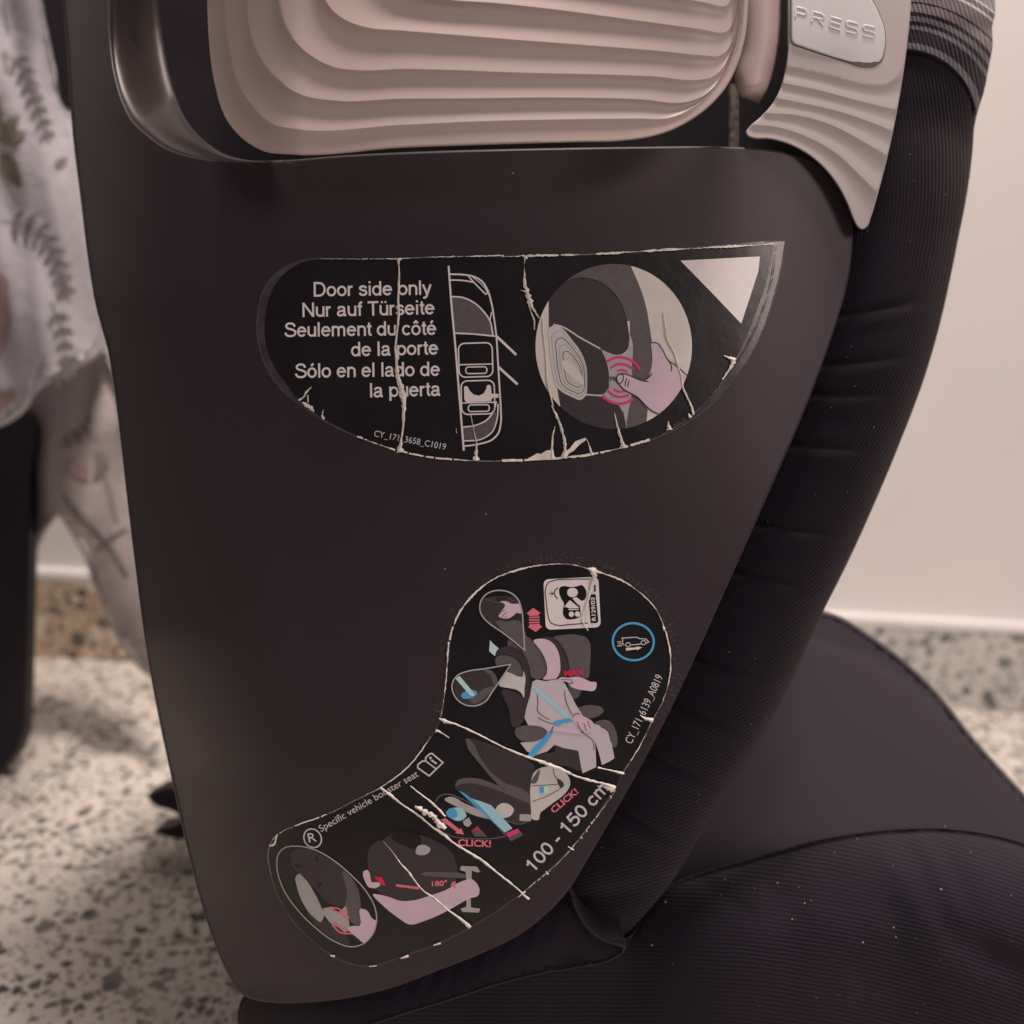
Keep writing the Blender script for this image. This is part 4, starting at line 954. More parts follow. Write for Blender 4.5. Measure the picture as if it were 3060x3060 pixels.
# belt
A.poly(X(S3, [(766, 960), (800, 965), (1050, 1190), (1028, 1215), (770, 985)]), 'paleblue', 8)
P3([(920, 1240), (980, 1215), (1040, 1205), (1075, 1225), (1000, 1240), (960, 1262), (930, 1255)], 'blue', 9, 2)
A.poly(X(S3, [(900, 1300), (930, 1302), (870, 1390), (790, 1480), (765, 1508), (735, 1480), (770, 1430)]), 'blue', 9)
P3([(925, 1268), (980, 1270), (1060, 1278), (1120, 1290), (1150, 1320), (1080, 1320), (990, 1305), (925, 1295)], 'skin', 10); P3([(1070, 1190), (1110, 1180), (1160, 1195), (1225, 1250), (1220, 1280), (1180, 1310), (1130, 1300), (1100, 1260)], 'skin', 10)
for x_ in ([(805, 1030), (812, 1090), (808, 1150), (850, 1190), (895, 1215)], [(810, 1200), (880, 1235), (920, 1245)], [(1010, 1000), (1015, 1060), (1035, 1120), (1065, 1180)], [(1065, 1195), (1100, 1170), (1120, 1172)],
           [(1100, 1230), (1130, 1290), (1150, 1310)], [(1150, 1240), (1170, 1300)], [(1180, 1225), (1200, 1280)], [(1120, 1300), (1190, 1345), (1218, 1370), (1228, 1440)], [(1270, 1262), (1330, 1300), (1355, 1380)], [(925, 1265), (905, 1310)]):
    L3(x_, 2, 'line', 11)
for x_ in ([(1210, 715), (1300, 800), (1370, 940), (1400, 1085)], [(1000, 790), (1080, 900), (1135, 1060), (1125, 1140), (1085, 1185)], [(820, 860), (880, 930), (930, 1050), (950, 1200), (940, 1400)], [(548, 930), (620, 915), (720, 930), (800, 980), (850, 1060), (860, 1150)]):
    L6(x_, 2, 'line', 11)
# adjusting hand at the head rest
P6([(1280, 1185), (1390, 1180), (1500, 1168), (1600, 1205), (1640, 1225), (1705, 1230), (1690, 1325), (1560, 1322), (1450, 1300), (1390, 1255), (1390, 1240), (1270, 1210)], 'skin', 9, 3)
L6([(1300, 1200), (1430, 1205)], 1.6, 'line', 10); L6([(1380, 1240), (1440, 1245)], 1.6, 'line', 10); L6([(1400, 1270), (1430, 1225), (1440, 1240)], 1.6, 'line', 10)
# upper teardrop
td = spline([(880, 850), (865, 600), (840, 370), (800, 270), (720, 200), (620, 172), (510, 180), (420, 230), (370, 310), (365, 400), (400, 480), (470, 550), (600, 640), (760, 760)], 5) + [(880, 862)]
A.poly(X(S6, td), 'ink_black', 11)
CL = X(S6, ellipse((620, 520), 0, 0, 0)) 
P6([(395, 280), (480, 245), (620, 240), (760, 255), (822, 330), (850, 480), (862, 640), (872, 830), (760, 745), (600, 625), (470, 535), (405, 470), (378, 390)], 'g_dark', 12)
P6([(540, 530), (800, 520), (848, 540), (866, 830), (780, 760), (640, 650)], 'g_mid', 13, 2)
L6([(420, 270), (520, 300), (640, 310), (780, 280)], 2, 'g_mid', 13); P6([(545, 270), (610, 255), (680, 270), (670, 300), (600, 305), (550, 290)], 'line', 13)
P6([(600, 300), (660, 295), (730, 325), (830, 330), (838, 440), (790, 430), (760, 455), (690, 495), (620, 490), (580, 470), (610, 410), (650, 360), (655, 340)], 'skin', 14)
for x_ in ([(590, 450), (620, 410), (650, 400)], [(620, 480), (650, 440), (675, 425)], [(650, 490), (680, 460)]): L6(x_, 1.6, 'line', 15)
P6([(570, 490), (680, 500), (780, 440), (840, 440), (845, 490), (760, 510), (640, 525)], 'line', 13)
L6(td, 4, 'g_light', 16, closed=True, smooth=False)
# lower teardrop
td = [(720, 1025)] + spline([(400, 1078), (220, 1105), (110, 1150), (50, 1230), (45, 1320), (100, 1430), (220, 1500), (330, 1500), (430, 1450), (500, 1350), (570, 1250)], 5)
A.poly(X(S6, td), 'ink_black', 11)
P6([(130, 1155), (250, 1110), (400, 1095), (500, 1160), (560, 1250), (500, 1340), (420, 1440), (320, 1490), (200, 1480), (100, 1410), (65, 1300), (80, 1210)], 'g_dark', 12)
P6([(400, 1085), (470, 1085), (540, 1140), (565, 1220), (550, 1290), (520, 1250), (490, 1160)], 'g_mid', 13); P6([(240, 1440), (380, 1330), (480, 1285), (540, 1290), (480, 1360), (420, 1410), (300, 1480)], 'g_mid', 13)
A.ell(X(S6, [(238, 1372)])[0], 95 * .2588, 48 * .2588, 'blue', 14, rot=-.25); A.poly(X(S6, [(82, 1190), (130, 1158), (305, 1370), (285, 1392), (250, 1385)]), 'cyan', 15)
L6(td, 4, 'g_light', 16, closed=True, smooth=False)
A.build('seated_child_drawing', stick2, smooth=False)

# buckle drawings
A = Art(skin, base=.0003)
P5 = lambda pts, m, l, n=4: A.poly(X(S5, spline(pts, n, True)), m, l); L5 = lambda pts, w_, m, l, **kw: A.line(X(S5, pts), w_, m, l, **kw)
P4 = lambda pts, m, l, n=4: A.poly(X(S4, spline(pts, n, True)), m, l); L4 = lambda pts, w_, m, l, **kw: A.line(X(S4, pts), w_, m, l, **kw)
P5([(305, 128), (500, 175), (700, 250), (880, 360), (850, 450), (848, 560), (848, 665), (740, 640), (560, 470), (430, 330), (350, 200)], 'g_dark', 0, 2)
P5([(305, 128), (345, 135), (420, 270), (520, 410), (640, 500), (860, 610), (850, 670), (700, 600), (560, 495), (450, 370)], 'g_mid', 1, 2)
P5([(220, 520), (240, 475), (300, 455), (420, 460), (560, 510), (720, 570), (850, 640), (860, 740), (840, 800), (760, 840), (660, 820), (560, 800), (430, 700), (300, 600)], 'g_mid', 2)
P5([(225, 530), (280, 505), (420, 510), (580, 560), (740, 630), (850, 690), (850, 760), (760, 830), (640, 800), (480, 720), (320, 600)], 'g_dark', 3)
P5([(55, 660), (90, 600), (160, 588), (260, 620), (400, 690), (520, 790), (640, 930), (560, 950), (300, 950), (150, 930), (110, 800)], 'ink_black', 4); L5([(60, 650), (90, 605), (160, 588), (260, 620), (400, 700), (520, 800), (640, 932)], 4, 'g_mid', 5)
L5([(640, 935), (560, 950), (300, 950), (200, 938), (140, 905)], 3.5, 'g_mid', 5)
P5([(135, 625), (180, 610), (300, 665), (470, 745), (520, 790), (400, 770), (250, 700)], 'g_light', 6); P5([(560, 700), (600, 665), (680, 680), (705, 715), (680, 765), (620, 785), (560, 770)], 'g_pale', 5)
A.poly(X(S5, [(250, 560), (330, 615), (440, 650), (520, 680), (620, 790), (695, 870), (630, 905), (560, 840), (400, 680)]), 'paleblue', 7); A.poly(X(S5, [(250, 560), (300, 580), (420, 680), (620, 905), (600, 880), (400, 700)]), 'blue', 8)
A.poly(X(S5, [(635, 908), (740, 868), (782, 925), (680, 978)]), 'g_mid', 8); A.poly(X(S5, [(640, 912), (735, 872), (745, 905), (660, 945)]), 'pink', 9)
P5([(145, 740), (170, 710), (230, 698), (280, 705), (315, 770), (260, 810), (190, 790)], 'paleblue', 7, 2); P5([(145, 740), (170, 712), (210, 700), (240, 770), (190, 790)], 'blue', 8, 2); A.poly(X(S5, [(285, 810), (335, 780), (358, 830), (330, 860), (295, 845)]), 'g_light', 8)
A.poly(X(S5, [(100, 800), (140, 785), (260, 880), (268, 865), (295, 922), (220, 910), (235, 898)]), 'coral', 8); A.poly(X(S5, [(355, 890), (405, 850), (485, 940), (380, 935)]), 'g_mid', 7); A.poly(X(S5, [(360, 888), (402, 852), (425, 890)]), 'red', 8)
# belt end
P5([(850, 470), (870, 410), (930, 370), (1030, 365), (1110, 395), (1160, 450), (1170, 510), (1130, 580), (1030, 660), (950, 720), (925, 740), (910, 800), (850, 790), (848, 740)], 'g_pale', 6, 3)
P5([(850, 500), (880, 430), (920, 385), (915, 430), (880, 500)], 'g_mid', 7); P5([(1060, 460), (1120, 510), (1090, 535), (1070, 500)], 'g_dark', 7); L5([(850, 520), (990, 512), (1075, 505)], 2, 'line', 7); L5([(855, 650), (990, 600), (1120, 520)], 2, 'line', 7); L5([(1030, 368), (1040, 430), (1065, 470)], 2, 'line', 7)
A.poly(X(S5, rrect((955, 552), 40, 30, 20)), 'cyan', 8); A.poly(X(S5, rrect((935, 552), 18, 28, 10)), 'blue', 9)
A.poly(X(S5, rrect((800, 782), 48, 28, 8, .05)), 'g_light', 7)
A.build('buckle_drawing', stick2, smooth=False)

# bottom drawings: round inset, booster, arm
A = Art(skin, base=.0003)
eo = spline(X(S4, [(120, 965), (135, 890), (180, 848), (270, 835), (400, 860), (540, 935), (680, 1050), (800, 1180), (865, 1300), (878, 1400), (850, 1500), (780, 1575), (690, 1600), (560, 1560), (420, 1460), (270, 1310), (160, 1140)]), 4, True)
A.poly(eo, 'ink_black', 0)
Z4 = lambda pts, m, l, n=4: A.poly(X(S4, spline(pts, n, True)), m, l)
Z4([(235, 880), (320, 850), (450, 895), (620, 1015), (640, 1080), (655, 1200), (630, 1290), (520, 1270), (400, 1150), (300, 1050), (260, 1020)], 'g_dark', 1); Z4([(620, 1015), (700, 1090), (760, 1300), (745, 1440), (660, 1390), (640, 1280), (655, 1200)], 'g_mid', 2)
Z4([(350, 1330), (470, 1390), (560, 1420), (640, 1500), (680, 1590), (560, 1550), (430, 1450)], 'g_dark', 1)
Z4([(268, 1060), (285, 1045), (330, 1080), (400, 1180), (450, 1280), (478, 1370), (455, 1410), (400, 1375), (320, 1270), (278, 1160)], 'g_light', 3)
Z4([(470, 1310), (520, 1300), (600, 1330), (640, 1290), (660, 1380), (670, 1450), (640, 1490), (600, 1460), (520, 1410)], 'g_light', 3)
for a_ in ([(520, 1300), (590, 1310), (670, 1380)], [(540, 1320), (600, 1345), (650, 1390)], [(540, 1430), (600, 1490), (690, 1500)], [(550, 1410), (620, 1460), (680, 1480)]): L4(a_, 5, 'coral', 4)
Z4([(755, 1310), (800, 1320), (850, 1390), (872, 1400), (850, 1490), (780, 1570), (740, 1540), (660, 1450), (700, 1440), (750, 1440)], 'skin', 5)
A.line(eo, 3.5, 'g_light', 6, closed=True, smooth=False)
Z4([(810, 960), (812, 880), (860, 810), (930, 785), (1000, 740), (1080, 720), (1200, 745), (1340, 800), (1440, 870), (1490, 1000), (1470, 1120), (1300, 1210), (1120, 1250), (960, 1230), (850, 1130)], 'g_dark', 1)
Z4([(985, 760), (1080, 720), (1200, 745), (1220, 800), (1190, 850), (1080, 830)], 'ink_black', 2); Z4([(1175, 890), (1190, 835), (1250, 828), (1288, 860), (1270, 890)], 'g_light', 3)
Z4([(1210, 1048), (1250, 1030), (1500, 1035), (1560, 1050), (1550, 1080), (1250, 1062)], 'g_mid', 3, 1); A.poly(X(S4, [(1520, 985), (1640, 990), (1665, 1030), (1640, 1035), (1600, 1020), (1600, 1100), (1560, 1100), (1555, 1030), (1510, 1015)]), 'g_light', 4)
A.poly(X(S4, [(1560, 1200), (1592, 1200), (1595, 1300), (1665, 1310), (1655, 1340), (1530, 1335), (1515, 1310), (1560, 1295)]), 'g_light', 4)
Z4([(848, 1200), (950, 1215), (1060, 1250), (1150, 1248), (1300, 1205), (1400, 1170), (1530, 1100), (1600, 1085), (1640, 1120), (1660, 1170), (1650, 1210), (1590, 1230), (1480, 1290), (1380, 1345), (1250, 1400), (1125, 1430), (1050, 1385), (930, 1290)], 'skin', 5)
Z4([(775, 1030), (810, 1015), (830, 1060), (840, 1110), (900, 1110), (905, 1135), (820, 1150), (790, 1100)], 'skin', 5, 2); A.poly(X(S4, [(860, 1065), (920, 1070), (950, 1140), (910, 1125), (880, 1095)]), 'red', 6)
L4([(1025, 1132), (1200, 1155)], 8, 'coral', 6, smooth=False); A.poly(X(S4, [(1450, 1110), (1480, 1100), (1475, 1145), (1500, 1160), (1440, 1140)]), 'coral', 6)
A.build('booster_drawing', stick2, smooth=False)

A = Art(skin, base=.0003)
T(S3, [(80, 1205, 10), (100, 1215, 26), (200, 1248, 18), (330, 1305, 16), (450, 1365, 14), (560, 1420, 16), (680, 1470, 18), (790, 1510, 22), (900, 1550, 34), (1000, 1590, 26), (1100, 1635, 20), (1200, 1665, 24), (1300, 1690, 20), (1385, 1722, 44)], 21, jag=.3)
T(S3, [(55, 1292, 30), (90, 1308, 12), (155, 1350, 8)], 22); T(S3, [(1255, 1570, 14), (1350, 1590, 16), (1450, 1615, 26)], 23)
T(S3, [(1190, 95, 20), (1225, 120, 60), (1232, 150, 36), (1210, 220, 30), (1190, 300, 26), (1160, 400, 22), (1140, 470, 18), (1160, 520, 10), (1182, 555, 10)], 24, jag=.4); T(S3, [(1180, 98, 12), (1230, 112, 34), (1290, 130, 14)], 25)
T(S3, [(1735, 525, 8), (1750, 548, 30)], 26); T(S3, [(1568, 1180, 8), (1600, 1205, 20), (1665, 1222, 44)], 27)
T(S4, [(905, 388, 30), (960, 430, 26), (1000, 462, 30), (1060, 510, 14), (1150, 570, 16), (1210, 610, 20), (1290, 680, 16), (1380, 740, 30), (1450, 800, 18), (1560, 870, 26), (1660, 930, 26), (1760, 1010, 20), (1850, 1080, 18), (1960, 1170, 18), (2035, 1240, 24)], 28, jag=.3)
T(S4, [(1135, 378, 10), (1200, 430, 12), (1280, 490, 16), (1350, 555, 20), (1400, 610, 16)], 29); T(S4, [(1170, 530, 20), (1240, 570, 44), (1310, 610, 40), (1350, 660, 46), (1400, 705, 30)], 30, jag=.6)
T(S4, [(930, 800, 3), (1000, 880, 5), (1060, 965, 12), (1120, 1030, 18), (1170, 1100, 14), (1240, 1180, 12), (1310, 1225, 20), (1420, 1320, 18), (1530, 1400, 26), (1590, 1455, 40)], 31, jag=.2)
T(S5, [(1390, 520, 8), (1450, 530, 14), (1500, 545, 50), (1540, 555, 30)], 32, jag=.5); T(S5, [(1500, 600, 20), (1510, 625, 8)], 33); T(S5, [(740, 1440, 6), (800, 1390, 18)], 34)
for a_, b_, w_ in (((970, 1225), (990, 1250), 26), ((1150, 1020), (1200, 1050), 18), ((1340, 820), (1350, 835), 16), ((1300, 880), (1310, 900), 14), ((1260, 940), (1272, 955), 14)): T(S5, [a_ + (w_ * .5,), b_ + (w_,)], int(w_))
T(S4, [(1310, 1590, 8), (1365, 1570, 20)], 35); T(S4, [(1060, 1690, 6), (1120, 1668, 22)], 36); T(S4, [(525, 1665, 10), (560, 1672, 20)], 37); T(S4, [(820, 1750, 6), (880, 1745, 10)], 38)
T(S4, [(62, 830, 14), (85, 830, 20), (125, 750, 10)], 39)
e2 = lambda S, p, a, b, sd, **kw: ragged(A, X(S, p), a, b, sd, **kw)
e2(S3, [(950, 62), (800, 75), (650, 110), (500, 165), (340, 285), (240, 405), (182, 532), (152, 650), (138, 850), (112, 1080), (92, 1195)], 1.2, 4.5, 41, gap=.1)
e2(S3, [(950, 62), (1080, 70), (1190, 100)], 1.5, 4, 42, gap=0); e2(S3, [(1290, 130), (1450, 194), (1590, 294), (1690, 404), (1745, 530), (1785, 680), (1793, 850), (1775, 960)], 1.2, 4, 43, gap=.15)
e2(S3, [(1775, 960), (1735, 1080), (1655, 1230), (1555, 1430), (1445, 1600)], .8, 2.5, 44, gap=.6); e2(S4, [(1290, 5), (1215, 115), (1105, 246), (905, 392)], 1, 2.8, 45, gap=.1)
e2(S4, [(905, 392), (700, 497), (480, 602), (250, 685), (130, 745), (75, 810), (53, 900), (75, 1050)], .8, 3, 46, gap=.5); e2(S5, [(1545, 560), (1345, 830), (1100, 1125), (780, 1400)], .6, 2.2, 47, gap=1)
e2(S4, [(430, 1600), (560, 1685), (700, 1742), (850, 1752), (980, 1716), (1110, 1670)], .5, 1.6, 48, m='residue', gap=1)
A.build('torn_crease', stick2, smooth=False)
# dusty glue halo round both stickers
A = Art(skin, base=.00004, step=.00001)
rr = random.Random(9)
for i in range(1500):
    t = rr.random(); q = s2o[int((rr.random() ** .8) * len(s2o)) % len(s2o)]
    if q[1] > 2150 or (q[0] < 1600 and rr.random() < .7): continue
    ang = rr.uniform(0, 6.28); d_ = 6 + rr.random() ** 1.5 * 22; cx, cy = 1640, 2000; ux, uy = q[0] - cx, q[1] - cy; l = math.hypot(ux, uy)
    x, y = q[0] + ux / l * d_, q[1] + uy / l * d_; ln_ = rr.uniform(3, 10)
    A.line([(x, y), (x + math.cos(ang) * ln_, y + math.sin(ang) * ln_)], rr.uniform(.8, 2), 'residue', 0, smooth=False)
for i in range(60):
    x, y = rr.uniform(650, 900), rr.uniform(478, 500)
    A.line([(x, y), (x + rr.uniform(6, 30), y + rr.uniform(-4, 4))], 1.2, 'residue', 0, smooth=False)
h = A.build('glue_residue', seat, smooth=False); h['kind'] = 'stuff'

# ------------------------------------------------------------------ fabric parts
def bolster_uv(x, y, z=0): return (math.hypot(x - 1300, y - 500), math.hypot(x - 2702, y - 362))
BR = D([(1882, -250)]) + [(2973, 0), (2973, 40), (2964, 83), (2966, 129), (2955, 194), (2940, 272), (2921, 336), (2911, 383), (2908, 427), (2901, 500)] + \
    D([(1822, 380), (1808, 450), (1795, 515), (1775, 605), (1745, 710), (1700, 830), (1650, 950), (1600, 1060), (1545, 1170), (1490, 1290), (1420, 1420), (1350, 1530), (1270, 1660), (1215, 1735), (1183, 1782)])
BL = D([(1640, -250), (1640, 0), (1610, 200), (1560, 330), (1530, 450), (1500, 560), (1470, 640), (1450, 700), (1420, 790), (1380, 880), (1340, 980), (1290, 1090), (1240, 1190), (1180, 1310), (1120, 1430), (1080, 1520), (1040, 1600), (1040, 1680), (1070, 1700), (1100, 1740), (1140, 1770), (1178, 1785)])
NV = 420
br = resample(spline(BR, 6), NV); bl = resample(spline(BL, 6), NV)
rnd = random.Random(5)
WRK = D([(1560, 600), (1540, 690), (1520, 745), (1480, 840), (1425, 990), (1380, 1080), (1290, 1240), (1250, 1330), (1200, 1420), (1160, 1530)])
rows = []; rows_s = []
for i in range(NV):
    row = []; wl = math.hypot(br[i][0] - bl[i][0], br[i][1] - bl[i][1])
    for k in range(61):
        a = k / 60 * math.pi; u = (1 - math.cos(a)) / 2
        x = bl[i][0] + (br[i][0] - bl[i][0]) * u; y = bl[i][1] + (br[i][1] - bl[i][1]) * u
        z = .352 - min(.042, wl / F * .3 * .75) * math.sin(a) ** .8
        # pinched wrinkles that start at the panel edge
        for q, (wx, wy) in enumerate(WRK):
            dx, dy = x - wx, y - wy; th = -.18 + q * .07; ca, sa = math.cos(th), math.sin(th)
            al = dx * ca + dy * sa; ac = -dx * sa + dy * ca
            if -40 < al < 300: z += .0024 * math.exp(-(ac / 13) ** 2) * max(0, 1 - abs(al - 30) / 260) - .0014 * math.exp(-((ac - 32) / 22) ** 2) * max(0, 1 - abs(al - 30) / 260)
        # the striped trim is a slightly thicker sleeve
        rr_ = math.hypot(x - 2702, y - 362)
        row.append((x, y, z))
    rows.append(row)
bol = loft('side_bolster_cover', [list(r) for r in zip(*rows)][::-1], None, M['black_rib'], seat, uvf=bolster_uv)
# striped knit trim over the upper end of the bolster
nr = [r for r in rows]
def striped_rows():
    out = []
    for k in range(61):
        out.append([nr[i][k] for i in range(NV)])
    return out
V, Fc, U = [], [], []
grid = striped_rows(); ids = {}
def inside_s(p): return (math.hypot(p[0] - 2702, p[1] - 362) > 211 and p[1] < 362) or p[1] < 140
for k in range(61):
    for i in range(NV):
        x, y, z = grid[k][i]; ids[k, i] = len(V)
        r_ = math.hypot(x - 2702, y - 362)
        if abs(r_ - 211) < 7.5 and y < 345: x, y = 2702 + (x - 2702) * 211.2 / r_, 362 + (y - 362) * 211.2 / r_; grid[k][i] = (x, y, z)
        # snap the border vertices onto the seam circle
        V.append(W(x + (x - 2750) * .004, y, z - .0008)); U.append(bolster_uv(x, y))
for k in range(60):
    for i in range(NV - 1):
        if all(inside_s(grid[a][b]) for a, b in ((k, i), (k + 1, i), (k + 1, i + 1), (k, i + 1))):
            Fc.append([ids[k, i], ids[k, i + 1], ids[k + 1, i + 1], ids[k + 1, i]])
bm_t = link('striped_trim', V, Fc, M['striped'], seat, uvs=U, angle=180)
bm = bmesh.new(); bm.from_mesh(bm_t.data); bmesh.ops.delete(bm, geom=[q for q in bm.verts if not q.link_faces], context='VERTS')
bm.to_mesh(bm_t.data); bm.free()

def tube(name, pts3, rad, m, parent, n=8, uv=None):
    V, Fc = [], []
    for i, p in enumerate(pts3):
        p = Vector(p); a = Vector(pts3[max(0, i - 1)]); c = Vector(pts3[min(len(pts3) - 1, i + 1)]); t = (c - a).normalized()
        u = t.cross(AXIS).normalized(); v_ = t.cross(u).normalized(); r_ = rad(i / (len(pts3) - 1)) if callable(rad) else rad
        for k in range(n):
            an = 2 * math.pi * k / n; V.append(p + (u * math.cos(an) + v_ * math.sin(an)) * r_)
    for i in range(len(pts3) - 1):
        for k in range(n):
            Fc.append([i * n + k, i * n + (k + 1) % n, (i + 1) * n + (k + 1) % n, (i + 1) * n + k])
    Fc.append(list(range(n))); Fc.append([len(V) - n + k for k in range(n)][::-1])
    return link(name, V, Fc, m, parent, merge=False, angle=70)

G_ = np.array([p for r in grid for p in r if p[1] < 420])
sp_ = []
for k in range(0, 90):
    a = -math.pi / 2 + .0 + k / 89 * 1.42; x, y = 2702 + 210.5 * math.cos(a), 362 + 210.5 * math.sin(a)
    d_ = (G_[:, 0] - x) ** 2 + (G_[:, 1] - y) ** 2; q = np.argsort(d_)[:3]; w_ = 1 / (d_[q] + 1)
    sp_.append(W(x, y, float((G_[q, 2] * w_).sum() / w_.sum()) - .0004))
tube('seam', sp_, .0007, M['black_rib'], seat)
tube('guard_lip', [W(x, y, .2832) for x, y in resample(spline([(2229, -500), (2226, -100), (2222, 30), (2212, 110), (2196, 165)], 6), 40)], lambda t: .0007 * (1 - t) ** .4 + .00008, M['beige'], seat)
# flank fabric under the panel (wraps the shell's lower edge)
fl = D([(470, 1868), (500, 1850), (700, 1820), (900, 1760), (1000, 1700), (1052, 1640), (1080, 1690), (1100, 1735), (1130, 1766), (1182, 1784), (1176, 1797), (1152, 1812), (1090, 1826), (1020, 1838), (940, 1858), (860, 1884), (760, 1915), (640, 1955), (500, 2000), (454, 2010), (448, 1940), (456, 1885)])
flo = resample(spline(fl + [fl[0]], 5), 240)[:-1]
flt = np.array(D([(432, 1880), (700, 1875), (850, 1828), (1000, 1750), (1080, 1690), (1182, 1750)]))
def flz(x, y):
    yt = np.interp(x, flt[:, 0], flt[:, 1]); t = (y - yt) / 150
    return float(.322 + .045 * max(0, (1150 - x) / 450) ** 2 - .006 * math.sin(min(math.pi, max(0, (t + .4) * 2.0))) + .0006 * math.sin(x * .11 + y * .04) * max(0, 1 - abs(t) * 1.6))
slab('lower_wrap', flo, flz, M['plain_knit'], seat, bevel=3, bz=.0015, thick=.03, spacing=16, uvf=lambda x, y: (x * .8 + y * .25, 0), angle=180)
# seam stitches between bolster and lower wrap
stp = spline(D([(1080, 1694), (1100, 1738), (1130, 1768), (1178, 1786)]), 8)
tube('seam', [W(x, y, .3145) for x, y in stp], .0006, M['black'], seat)

# booster cushion with ribbed knit
ctop = np.array(spline(D([(478, 1840), (1040, 1760), (1120, 1770), (1183, 1768), (1220, 1715), (1260, 1672), (1320, 1646), (1400, 1624), (1480, 1601), (1550, 1583), (1620, 1571), (1700, 1563), (1780, 1562), (1850, 1570), (1932, 1590), (2020, 1630), (2150, 1740), (2250, 1900)]), 8))
cpts = [tuple(p) for p in ctop] + D([(2290, 2100), (2290, 2500)]) + D([(2000, 2500), (1200, 2500), (480, 2500), (466, 2200), (450, 1960), (458, 1880)])
cu = resample(cpts + [cpts[0]], 520)[:-1]
def cuz(x, y):
    yt = np.interp(x, ctop[:, 0], ctop[:, 1]); s_ = min(1, max(.012, (y - yt - 9) / 330))
    g = min(1, max(0, (x - 1750) / 500)); g = g * g * (3 - 2 * g)
    z = .338 + .035 * max(0, (1150 - x) / 450) ** 2 - .020 * g + .050 * g * (1 - math.sqrt(max(0, 1 - (1 - s_) ** 2)))
    # soft creases fanning down on the right
    for cx, cy, th, a_, ww in ((2740, 2590, 1.05, .0035, 45), (2830, 2560, 1.15, .0025, 35), (2660, 2700, 1.3, .002, 60), (2950, 2850, .5, .002, 50), (2350, 2750, 1.45, .0012, 60), (2080, 2620, .6, .0015, 22)):
        dx, dy = x - cx, y - cy; al = dx * math.cos(th) + dy * math.sin(th); ac = -dx * math.sin(th) + dy * math.cos(th)
        z += a_ * math.exp(-(ac / ww) ** 2 - (al / 190) ** 2)
    return float(z)
slab('booster_cushion', cu, cuz, M['seat_rib'], seat, bevel=3, bz=.002, thick=.26, ray=30, spacing=22, creases=[resample([(x, y + dy) for x, y in ctop.tolist()], 260) for dy in (12, 18, 28, 42, 62, 90, 125)], uvf=lambda x, y: (y - .00015 * max(0, x - 1900) ** 2, 0), angle=180)

# smooth far side of the seat
fs = D([(1380, 1300), (1500, 1130), (1545, 1150), (1580, 1160), (1640, 1196), (1700, 1240), (1760, 1296), (1840, 1395), (1932, 1496), (2200, 1800), (2200, 2050), (1500, 2050), (1200, 1750), (1180, 1600)])
fso = resample(spline(fs + [fs[0]], 5), 260)[:-1]
seamx = np.array(D([(1480, 1195), (1545, 1212), (1640, 1245), (1720, 1290), (1800, 1360), (1932, 1500)]))
def fsz(x, y):
    yt = np.interp(x, seamx[:, 0], seamx[:, 1]); d_ = y - yt
    return float(.455 + .0005 / (1 + math.exp(d_ / 7)) - .010 * min(1, max(0, d_ / 900)))
slab('seat_far_side', fso, fsz, M['dark_cushion'], seat, bevel=10, bz=.003, thick=.02, spacing=14, angle=180)

# lint and fuzz
V, Fc = [], []
def fleck(p, z, r, rnd, up=.0006):
    b = len(V); n = 5; a0 = rnd.uniform(0, 6.28)
    V.append(W(p[0], p[1], z - up))
    for k in range(n):
        a = a0 + 6.283 * k / n; rr2 = r * rnd.uniform(.6, 1.4); V.append(W(p[0] + rr2 * math.cos(a), p[1] + rr2 * math.sin(a), z - .0001))
    for k in range(n): Fc.append([b, b + 1 + (k + 1) % n, b + 1 + k])
rnd = random.Random(12); S7 = (1500, 2300, 1560 / 1932)
for q in X(S7, [(1230, 308), (1020, 420), (1098, 435), (810, 463), (1120, 495), (1145, 485), (1073, 553), (1450, 585), (1458, 620), (1640, 210), (1645, 235), (1315, 257), (1448, 355), (632, 720), (1625, 445), (825, 405), (605, 490), (1735, 305), (1885, 465), (555, 650), (1335, 640)]):
    fleck(q, cuz(*q), rnd.uniform(2.0, 4.0), rnd)
for i in range(18):
    x, y = rnd.uniform(2050, 3050), rnd.uniform(2520, 3050)
    if y > np.interp(x, ctop[:, 0], ctop[:, 1]) + 15: fleck((x, y), cuz(x, y), rnd.uniform(.7, 1.7), rnd)
for i in range(26): 
    j = rnd.randrange(90, 380); kx = rnd.randrange(18, 54); x, y, z = rows[j][kx]; fleck((x, y), z, rnd.uniform(.8, 2.2), rnd)
for x, y in ((2744, 213), (2286, 862), (1533, 518), (1452, 1536), (1330, 1700), (2240, 915)):
    fleck((x, y), min(skin(x, y), .330), 2.4, rnd, .0002)
l_ = link('lint', V, Fc, M['lint'], seat, merge=False); l_['kind'] = 'stuff'
V, Fc = [], []
for i in range(420):
    j = rnd.randrange(30, 405); x, y, z = rows[j][rnd.choice((50, 52, 54, 56, 57))]; a = rnd.uniform(-.9, .9); L_ = rnd.uniform(4, 13)
    if i % 3 == 0: x, y, z = rows[j][rnd.randrange(10, 56)]; a = rnd.uniform(0, 6.28); L_ = rnd.uniform(4, 10)
    b = len(V); x2, y2 = x + math.cos(a) * L_, y + math.sin(a) * L_
    V += [W(x, y - .5, z), W(x, y + .5, z), W((x + x2) / 2 + rnd.uniform(-1, 1), (y + y2) / 2 + .3, z - .001), W(x2, y2, z - .0008)]; Fc += [[b, b + 1, b + 2], [b, b + 2, b + 3]]
